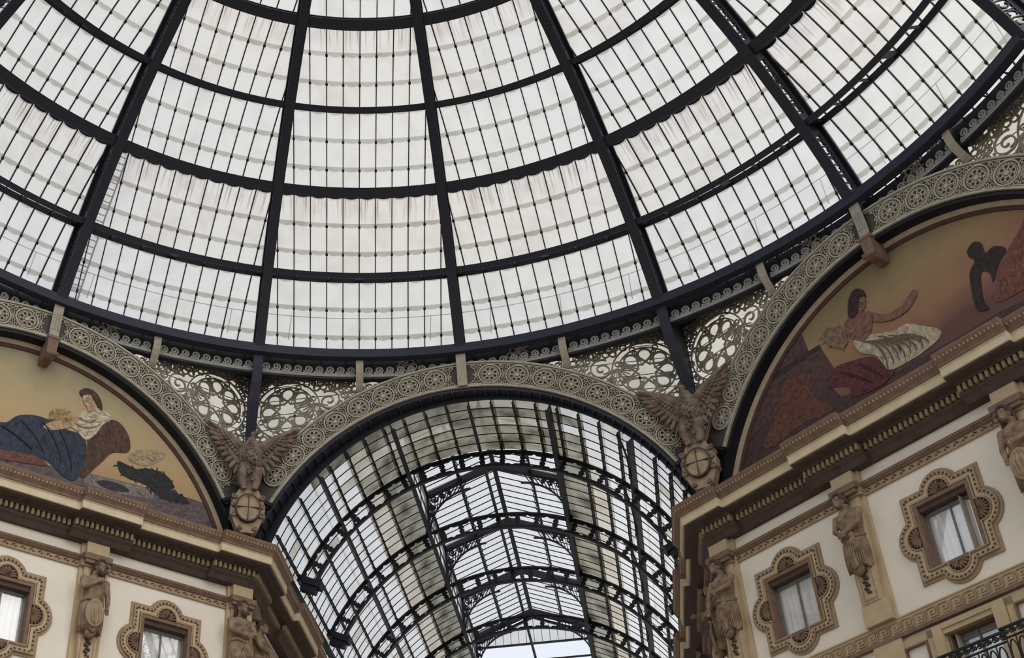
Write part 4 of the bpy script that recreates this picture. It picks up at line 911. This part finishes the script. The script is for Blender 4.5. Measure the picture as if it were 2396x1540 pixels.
for b in range(-4, 3):
    ac = 22.5 * b + 11.25
    # base ring beam
    if seen([turn(ac, RI * .88 * sin(HB * q), 18 * cos(HB * q), 29.95) for q in (-1, -.5, 0, .5, 1)]):
        T = Thing('base_ring', 'dome base ring beam segment ' + BAY[b], 'beam', ac, (0, 18, 29.7))
        mb = MB(); sec = [(17.86, 29.84), (18.16, 29.84), (18.16, 30.18), (17.86, 30.18)]
        mb.loft([[(r * sin(t), r * cos(t), z) for r, z in sec] for t in [-HB + 2 * HB * i / NS for i in range(NS + 1)]]); T.part('ring_beam', mb, M['girder'])
        mb = MB(); sec = [(18.9, 30.28), (19.04, 30.28), (19.04, 30.38), (18.9, 30.38)]
        mb.loft([[(r * sin(t), r * cos(t), z) for r, z in sec] for t in [-HB + 2 * HB * i / NS for i in range(NS + 1)]]); T.part('glazing_sill', mb, M['iron'])
        mb = MB()
        for i in range(8): t = -HB + HB * 2 * (i + .5) / 8; mb.box(-.02, .02, 18.1, 18.95, 30.1, 30.15, lambda x, y, z, t=t: (x * cos(t) + y * sin(t), -x * sin(t) + y * cos(t), z))
        T.part('tie_bar', mb, M['iron'])
    for j in range(1, 6):
        e = E0 + DE * j; solid = j in (2, 4); hw = (.215 if solid else .16) / RI
        pts = [sph(RI, e, HB * q) for q in (-1, -.5, 0, .5, 1)]
        if not seen([turn(ac, *p) for p in pts], 20): continue
        T = Thing('ring_girder', '%s dome ring girder %s, counted from the base' % (['', 'first', 'second', 'third', 'fourth', 'fifth'][j], BAY[b]), 'girder', ac, pts[2])
        azs = [-HB + 2 * HB * i / NS for i in range(NS + 1)]
        hw = (.19 if solid else .1) / RI; RO, eo = (RI + .3, e) if solid else (RI + .84, e - .0052)
        for nm2, R0, ee in (('inner_chord', RI, e), ('outer_chord', RO, eo)):
            mb = MB(); mb.loft([[sph(R0 - .04, ee - hw, a), sph(R0 - .04, ee + hw, a), sph(R0 + .04, ee + hw, a), sph(R0 + .04, ee - hw, a)] for a in azs]); T.part(nm2, mb, M['iron'])
        if solid: mb = MB(); mb.loft([[sph(RI + .03, e - .0015, a), sph(RI + .03, e + .0015, a), sph(RO, e + .0015, a), sph(RO, e - .0015, a)] for a in azs]); T.part('web', mb, M['iron'])
        else:
            for i in range(7):
                a = -HB + 2 * HB * i / 6; q = .02 if i in (0, 6) else .008 if i == 3 else .002
                mb = MB(); mb.loft([[sph(R, ee - .0015, a - q), sph(R, ee + .0015, a - q), sph(R, ee + .0015, a + q), sph(R, ee - .0015, a + q)] for R, ee in ((RI + .03, e), (RO - .03, eo))]); T.part('tie_plate', mb, M['iron'])
    for t in range(5):
        e0 = EG + DG * t; corners = [sph(RG, e0 + DG * q, HB * p) for q in (0.03, .5, .97) for p in (-.95, -.5, 0, .5, .95)]
        if not seen([turn(ac, *c) for c in corners], 4): continue
        T = Thing('dome_glazing', '%s-tier milky glass panel of the dome, %s' % (TN[t], BAY[b]), 'glazing', ac, sph(RG, e0, 0))
        umax = lambda e: RG * cos(e) * sin(HB) - .1 * cos(HB)
        P3 = lambda u, e, R: (u, sqrt(max((R * cos(e)) ** 2 - u * u, 0)), ZD + R * sin(e))
        sp = .588; mb = MB(); uvs = []
        for r_ in range(3):
            ea, eb = e0 + DG * r_ / 3, e0 + DG * (r_ + 1) / 3
            for i in range(-7, 7):
                ul, ur = i * sp + .01, (i + 1) * sp - .01; rows = []; ok = True
                dk = random.uniform(.8, 1.25)
                for q in range(5):
                    row = []
                    for p in range(7):
                        f_ = p / 6; sc = (.075 * sin(pi * f_) ** .8 * dk + .1) / RG
                        lo = ea - sc if q == 0 else ea
                        e = lo if q < 2 else ea + (eb - ea) * (q - 1) / 3; um = umax(e)
                        a_, b_ = max(ul, -um), min(ur, um)
                        if b_ - a_ < .03: ok = False; break
                        row.append((a_ + (b_ - a_) * f_, e, RG + .035 * (1 - max(0, q - 1) / 3)))
                    if not ok: break
                    rows.append(row)
                if ok:
                    mb.cur = 1 if r_ or t else 0; mb.grid([[P3(*p) for p in row] for row in rows[:2]]); mb.cur = 0; mb.grid([[P3(*p) for p in row] for row in rows[1:]])
                    jj = random.uniform(0, 30)
                    for a in range(4):
                        for c in range(6):
                            for (q, p) in ((a, c), (a, c + 1), (a + 1, c + 1), (a + 1, c)):
                                u, e, R = rows[q][p]; uvs.append((u + jj, (e0 + DG - e) * RG))
        o = T.part('glass', mb, [M['glass_r'] if t in (1, 3) else M['glass'], M['hem']], True)
        uvl = o.data.uv_layers.new(name='pane')
        for i, uv in enumerate(uvs): uvl.data[i].uv = uv
        for i in range(-6, 7):
            u = i * sp; es = [e0 + DG * q / 12 for q in range(13) if umax(e0 + DG * q / 12) > abs(u) - .05]
            if len(es) < 2: continue
            mb = MB(); mb.loft([[P3(u - .017, e, RG - .025), P3(u + .017, e, RG - .025), P3(u + .017, e, RG + .045), P3(u - .017, e, RG + .045)] for e in es])
            for r_ in (1, 2):
                e = e0 + DG * r_ / 3 - .006
                if umax(e) > abs(u): mb.loft([[P3(u - .045, e - .0022, R), P3(u + .045, e - .0022, R), P3(u + .045, e + .0022, R), P3(u - .045, e + .0022, R)] for R in (RG - .04, RG - .005)])
            T.part('glazing_bar', mb, M['iron'])
        if t in (1, 3):                                    # dark scalloped flashing hanging from the solid girder above
            mb = MB(); et = e0 + DG
            for i in range(-6, 6):
                um = umax(et - .006); a_, b_ = max(i * sp + .03, -um), min((i + 1) * sp - .03, um)
                if b_ - a_ > .1: mb.grid([[P3(a_ + (b_ - a_) * p / 8, et - (.003 + .0035 * sin(pi * p / 8) ** .6) * q, RG - .06) for p in range(9)] for q in (1, -.6)])
            T.part('scalloped_flashing', mb, M['iron'])
    # handrail wire outside the lowest panes
    if b >= -3:
        e = E0 + .062; T = Thing('guard_wire', 'thin guard rail outside the lowest dome panes ' + BAY[b], 'rail', ac, sph(RG + .25, e, 0))
        mb = MB(); mb.tube([sph(RG + .3, e + .012, -HB + 2 * HB * i / 16) for i in range(17)], .014, 5); T.part('wire', mb, M['sash'])
        mb = MB()
        for i in range(3): a = -HB * .7 + HB * .7 * i; mb.tube([sph(RG + .05, e - .03, a), sph(RG + .3, e + .012, a + .004)], .014, 5)
        T.part('stanchion', mb, M['sash'])
# maintenance ladder outside the glass by the left mosaic rib
T = Thing('ladder', 'pale ladder seen through panes right of the left mosaic rib', 'ladder', -45 + 2.0, sph(RG + .15, E0 + .02, 0))
mb = MB(); es = [E0 + .01 + DE * 2 * i / 24 for i in range(25)]
for sx in (-.2, .2): mb.tube([(sx, (RG + .2) * cos(e), ZD + (RG + .2) * sin(e)) for e in es], .03, 5)
T.part('stile', mb, M['plate'])
mb = MB()
for i in range(26): e = E0 + .015 + DE * 2 * i / 26; mb.tube([(-.2, (RG + .2) * cos(e), ZD + (RG + .2) * sin(e)), (.2, (RG + .2) * cos(e), ZD + (RG + .2) * sin(e))], .022, 5)
T.part('rung', mb, M['plate'])

# ================================================================== GLAZED ARCADE VAULT
VA, UC, RV = 1.43, -.367, 7.45
YT = [22.05, 26.65, 31.25, 35.85]; Y0, YE = 18.68, 40.4
TE = radians(74); TL = radians(22)
def V(th, y, R): return (UC + R * sin(th), y, ZC + R * cos(th))
def truss(i, y):
    T = Thing('vault_truss', '%s star-pierced iron arch truss of the arcade, counted from the dome' % ['first', 'second', 'third', 'fourth'][i], 'truss', VA, (UC, y, 24))
    t1 = radians(66); n = 66; ths = [-t1 + 2 * t1 * k / n for k in range(n + 1)]
    for nm2, R0, R1, w in (('top_chord', 7.32, 7.4, .06), ('bottom_chord', 6.73, 6.79, .075)):
        mb = MB(); mb.loft([[V(t, y - w, R0), V(t, y + w, R0), V(t, y + w, R1), V(t, y - w, R1)] for t in ths]); T.part(nm2, mb, M['iron2'])
    mb = MB(); ha, hb = radians(3), .27
    for k in range(22):
        tc = -t1 + radians(6) * (k + .5)
        qd = [(.9, 0, 1, 0), (.7, .2, 1, .3), (.8, .7, 1, 1), (.26, .7, .3, 1), (0, .97, 0, 1)]
        full = qd + [(-a, b, -c, d) for a, b, c, d in qd[3::-1]]; full = full + [(a, -b, c, -d) for a, b, c, d in full[-2:0:-1]]
        outer = [(c, d) for a, b, c, d in full]; hole = [(a, b) for a, b, c, d in full]
        f = lambda x, d, yy: V(tc + x * ha, y + d, 7.05 + yy * hb)
        nn = 16; vs = [(x, d, z) for d in (-.03, .03) for L_ in (outer, hole) for x, z in L_]
        fs = []
        for j in range(nn):
            k2 = (j + 1) % nn
            fs += [[j, k2, nn + k2, nn + j], [2 * nn + k2, 2 * nn + j, 3 * nn + j, 3 * nn + k2], [nn + j, nn + k2, 3 * nn + k2, 3 * nn + j]]
        mb.add(vs, fs, f)
    T.part('star_pierced_web', mb, M['iron2'])
    for sg in (-1, 1):
        mb = MB(); f = lambda x, d, z, sg=sg: V(sg * (t1 + x / 7), y + d, z); mb.box(-.12, .12, -.22, .22, 6.5, 7.4, f); mb.box(-.02, .35, -.16, .16, 6.62, 7.2, f); T.part('foot_shoe', mb, M['iron2'])
for i, y in enumerate(YT): truss(i, y)
THK = [0, TL, -TL, radians(46), -radians(46), radians(70), -radians(70)]
for th, lb in zip(THK, ['thick crown beam along the middle of the arcade vault', 'thick curb beam right of the arcade skylight', 'thick curb beam left of the arcade skylight', 'thick purlin on the right haunch of the arcade vault', 'thick purlin on the left haunch of the arcade vault', 'lowest purlin above the right arcade wall', 'lowest purlin above the left arcade wall']):
    T = Thing('vault_beam', lb, 'beam', VA, V(th, Y0, 7.2))
    w, dp = (.055, .24) if abs(abs(th) - TL) > .01 else (.08, .3)
    f = lambda x, d, z, th=th: (UC + (7.4 + z) * sin(th) + x * cos(th), d, ZC + (7.4 + z) * cos(th) - x * sin(th))
    mb = MB(); mb.box(-w, w, Y0, YE, -dp, -dp + .06, f); T.part('bottom_flange', mb, M['iron2'])
    mb = MB(); mb.box(-.02, .02, Y0, YE, -dp + .05, .05, f); T.part('web', mb, M['iron2'])
    if abs(th - radians(46)) < .01:
        for ya, yb in zip([Y0] + YT, YT + [YE]): mb = MB(); mb.tube([V(th - .075 * (1 - q) ** 2.2, ya + .15 + (yb - ya) * .62 * q, 7.3 - .2 * q) for q in [k / 8 for k in range(9)]], .035, 6); T.part('curved_brace', mb, M['iron2'])
ED = [Y0] + YT + [YE]
BN = ['between the dome arch and first truss', 'between the first and second trusses', 'between the second and third trusses', 'between the third and fourth trusses', 'beyond the fourth truss']
for bi in range(5):
    ya, yb = ED[bi] + (0 if bi else .03), ED[bi + 1]; npn = max(6, round((yb - ya) / .56)); ys = [ya + (yb - ya) * k / npn for k in range(npn + 1)]
    for sg, nm in ((-1, 'left'), (1, 'right')):
        T = Thing('vault_glazing', 'curved %s glazing of the arcade vault %s' % (nm, BN[bi]), 'glazing', VA, V(sg * radians(48), ya, RV))
        tin = 0 if bi == 0 else TL
        d6 = radians(6); edges = [tin]; t = d6 * (1 if bi == 0 else 5)
        while t < TE - .02: edges.append(t); t += d6
        edges.append(TE)
        GK = ['vglass', 'tglass', 'gglass', 'dglass']; m2 = MB(); pur = []
        for k in range(len(edges) - 1):
            t0, t1 = edges[k], edges[k + 1]; md = degrees((t0 + t1) / 2)
            for q in range(npn):
                g = 'vglass'
                if bi == 0:
                    dd = (q + .5) / npn
                    g = 'gglass' if (md < 30 and (dd > .55 or .1 < dd < .3)) or md < 6 and dd > .1 or (sg < 0 and md < 50 and (dd < .2 or dd > .7 and md < 36)) else 'tglass' if md < (24 if sg > 0 else 38) else 'vglass'  # olive panes near the first truss carry grime and painted skylight shade
                else: g = ('gglass' if sg < 0 else 'dglass') if md < 30 else 'tglass' if md < 36 else 'vglass'
                if random.random() < .05 and g == 'vglass': g = 'tglass'
                m2.cur = GK.index(g); P = []
                for jj in range(4):
                    tt = t0 + (t1 - t0) * jj / 3 + (.012 if jj == 3 and k < len(edges) - 2 else 0)
                    P.append([V(sg * tt, yy, RV + .03 - .03 * jj / 3 ) for yy in (ys[q], ys[q + 1])])
                m2.grid(P)
            if k and abs(degrees(t0) - 48) > 3 and abs(degrees(t0) - 72) > 3: pur.append(t0)
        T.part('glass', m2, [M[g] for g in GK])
        for q in range(1, npn):
            mb = MB(); mb.loft([[V(sg * t, ys[q] - .011, RV - .025), V(sg * t, ys[q] + .011, RV - .025), V(sg * t, ys[q] + .011, RV + .005), V(sg * t, ys[q] - .011, RV + .005)] for t in [tin + (TE - tin) * k / 24 for k in range(25)]]); T.part('glazing_bar', mb, M['iron2'])
        for t in pur:
            f = lambda x, d, z, t=t: (UC + (RV + z) * sin(sg * t) + x * cos(sg * t), d, ZC + (RV + z) * cos(sg * t) - x * sin(sg * t))
            mb = MB(); mb.box(-.032, .032, ya, yb, -.16, -.135, f); mb.box(-.012, .012, ya, yb, -.16, -.02, f)
            m = int((yb - ya) / .56)
            for q in range(m): y_ = ya + (q + .5) * (yb - ya) / m; mb.box(-.045, .045, y_ - .07, y_ + .07, -.165, -.06, f)
            T.part('purlin', mb, M['iron2'])
# raised skylight over the vault
XL, ZB, ZE, ZR = 2.78, ZC + RV * cos(TL), 29.5, 30.62
for bi in range(1, 5):
    ya, yb = ED[bi] + .05, ED[bi + 1] - .05; npn = 9; ys = [ya + (yb - ya) * k / npn for k in range(npn + 1)]
    for sg, nm in ((-1, 'left'), (1, 'right')):
        T = Thing('skylight_glazing', '%s pitched glazing of the arcade skylight %s' % (nm, BN[bi]), 'glazing', VA, (UC + sg * XL, ya, ZE))
        f = lambda s_, d, h, sg=sg: (UC + sg * XL * (1 - s_), d, ZE + (ZR - ZE) * s_ + h)
        mb = MB(); mb.grid([[f(s_, y, 0) for y in ys] for s_ in (-.06, .5, 1)]); T.part('glass', mb, M['lglass'])
        for q in range(1, npn): mb = MB(); mb.box(-.06, 1, ys[q] - .015, ys[q] + .015, -.04, -.005, f); T.part('glazing_bar', mb, M['iron2'])
        mb = MB(); mb.box(.47, .5, ya, yb, -.2, -.02, f)
        for q in range(9): y_ = ya + (yb - ya) * (q + .5) / 9; mb.strip([(UC + sg * XL * .5 + .06 * cos(t), y_ + .2 * sin(t)) for t in [2 * pi * k / 10 for k in range(10)]], .03, 0, .03, True, lambda x, d, y: (x, y, ZE + (ZR - ZE) * .5 - .14 + d))
        T.part('purlin', mb, M['iron2'])
        T = Thing('clerestory_glazing', '%s upright glazing of the arcade skylight %s' % (nm, BN[bi]), 'glazing', VA, (UC + sg * XL, ya, ZB))
        x = UC + sg * XL; mb = MB(); mb.add([(x, ya, ZB), (x, yb, ZB), (x, yb, ZE), (x, ya, ZE)], [[0, 1, 2, 3]]); T.part('glass', mb, M['lglass'])
        for q in (3, 6): mb = MB(); mb.box(x - .018, x + .018, ys[q] - .018, ys[q] + .018, ZB, ZE); T.part('mullion', mb, M['iron2'])
        mb = MB(); mb.box(x - .025, x + .025, ya, yb, ZB + .8, ZB + .84); T.part('rail', mb, M['iron2'])
for nm, x, z, lb in (('ridge_beam', 0, ZR - .1, 'dark ridge beam of the arcade skylight'), ('eave_beam', -XL, ZE, 'left eave beam of the arcade skylight'), ('eave_beam', XL, ZE, 'right eave beam of the arcade skylight')):
    T = Thing(nm, lb, 'beam', VA, (UC + x, YT[0], z)); mb = MB(); mb.box(UC + x - .05, UC + x + .05, YT[0], YE, z - .16, z + .02); mb.box(UC + x - .09, UC + x + .09, YT[0], YE, z - .2, z - .16); T.part('beam', mb, M['iron2'])
for i, y in enumerate(YT[1:] + [YE - .2]):
    T = Thing('gable_truss', 'gabled iron truss with filigree corners, %s one of the skylight' % ['nearest', 'second', 'third', 'farthest'][i], 'truss', VA, (UC, y, ZB))
    for sg in (-1, 1):
        mb = MB(); mb.strip([(UC + sg * XL, ZE - .05), (UC, ZR - .14)], .24, y - .12, y + .12); T.part('rafter', mb, M['girder'])
        mb = MB(); mb.box(UC + sg * XL - .09, UC + sg * XL + .09, y - .12, y + .12, ZB - .1, ZE); T.part('post', mb, M['iron2'])
        mb = MB(); cxx, czz, R = UC + sg * (XL - 1.9), ZE - 1.75, 1.8
        arc = [(cxx + sg * R * cos(t), czz + R * sin(t)) for t in [radians(2 + 84 * k / 14) for k in range(15)]]; mb.strip(arc, .05, y - .05, y + .05)
        for k in range(2, 13):
            ax, az_ = arc[k]; t = (k - 2) / 10
            ex, ez = UC + sg * XL * (1 - .62 * t), ZE - .1 + (ZR - ZE) * .62 * t if t > .15 else ZE - .55 + t
            mb.strip([(ax, az_), (ex, ez)], .028, y - .03, y + .03)
        for (dx, dz, r_) in ((.28, .25, .17), (.62, .14, .13), (.2, .62, .14), (.9, .02, .09), (.13, .95, .09)):
            mb.strip(spiral(UC + sg * (XL - dx), ZE - dz, r_, 1.5, 0, sg), .045, y - .04, y + .04)
        T.part('filigree_bracket', mb, M['iron2'])
# closing screen at the end of the skylight and vault
T = Thing('end_gable', 'white glazed gable screen closing the far end of the arcade skylight', 'glazing', VA, (UC, YE, ZB))
mb = MB(); zt = lambda x: ZR - .35 - (ZR - ZE) * abs(x) / XL
mb.add([(UC - XL, YE, zt(XL)), (UC - XL, YE, 28.95), (UC + XL, YE, 28.95), (UC + XL, YE, zt(XL)), (UC, YE, zt(0))], [[0, 1, 2, 3, 4]]); T.part('glass', mb, M['lglass'])
for k in range(-7, 8): x = k * .37; mb = MB(); mb.box(UC + x - .012, UC + x + .012, YE - .04, YE - .01, 28.95, zt(x)); T.part('glazing_bar', mb, M['sash'])
mb = MB(); mb.strip([(UC - XL, zt(XL)), (UC, zt(0)), (UC + XL, zt(XL))], .1, YE - .08, YE + .05); mb.box(UC - XL, UC + XL, YE - .06, YE + .04, 28.9, 28.98); T.part('frame', mb, M['girder'])
T = Thing('end_screen', 'vertical glass screen below the far skylight gable', 'glazing', VA, (UC, YE, 22.6))
mb = MB(); pts = [(UC + 7.4 * sin(t), ZC + 7.4 * cos(t)) for t in [radians(-74 + 148 * k / 40) for k in range(41)]]; pts = [(x, min(z, 28.1)) for x, z in pts]
mb.add([(x, YE, z) for x, z in pts], [list(range(len(pts)))]); T.part('glass', mb, M['lglass'])
for k in range(-12, 13): x = k * .5; mb = MB(); mb.box(UC + x - .012, UC + x + .012, YE - .04, YE - .01, 23.5, min(28.1, ZC + sqrt(7.4 ** 2 - x * x))); T.part('glazing_bar', mb, M['sash'])
mb = MB(); mb.box(UC - XL, UC + XL, YE - .06, YE + .02, 28.06, 28.13); T.part('frame', mb, M['girder'])

# ================================================================== LIGHT
w = bpy.data.worlds.new('overcast'); S.world = w; w.use_nodes = True; n = w.node_tree.nodes; L = w.node_tree.links
bg = n['Background']; tc = n.new('ShaderNodeTexCoord'); nz = n.new('ShaderNodeTexNoise'); nz.inputs['Scale'].default_value = 2.2; nz.inputs['Detail'].default_value = 3
L.new(tc.outputs['Generated'], nz.inputs['Vector']); rp = n.new('ShaderNodeValToRGB'); rp.color_ramp.elements[0].position = .35; rp.color_ramp.elements[1].position = .65
rp.color_ramp.elements[0].color = (.86, .9, 1.0, 1); rp.color_ramp.elements[1].color = (1, .985, .965, 1); L.new(nz.outputs['Fac'], rp.inputs['Fac']); sz = n.new('ShaderNodeSeparateXYZ'); L.new(tc.outputs['Generated'], sz.inputs[0]); mr = n.new('ShaderNodeMapRange'); mr.inputs['From Min'].default_value = .5; mr.inputs['From Max'].default_value = .66; L.new(sz.outputs['Z'], mr.inputs['Value'])
mc = n.new('ShaderNodeMix'); mc.data_type = 'RGBA'; L.new(mr.outputs['Result'], mc.inputs[0]); mc.inputs[6].default_value = (.85, .905, 1.0, 1); L.new(rp.outputs['Color'], mc.inputs[7]); L.new(mc.outputs[2], bg.inputs['Color'])
bg.inputs['Strength'].default_value = .98
sd = bpy.data.lights.new('hazy_sun', 'SUN'); sd.energy = 1.85; sd.angle = radians(70); sd.color = (1, .965, .92)
so = bpy.data.objects.new('hazy_sun', sd); COL.objects.link(so); so.location = (10, -30, 60)
so.rotation_euler = Vector((-.6, .62, -.52)).to_track_quat('-Z', 'Y').to_euler()
S.view_settings.view_transform = 'Standard'; S.view_settings.look = 'None'; S.view_settings.gamma = 1; S.view_settings.use_curve_mapping = False; S.view_settings.exposure = 0
try:
    S.cycles.use_denoising = True; S.cycles.max_bounces = 8; S.cycles.diffuse_bounces = 3; S.cycles.transparent_max_bounces = 16
    S.cycles.caustics_reflective = False; S.cycles.caustics_refractive = False
except Exception: pass
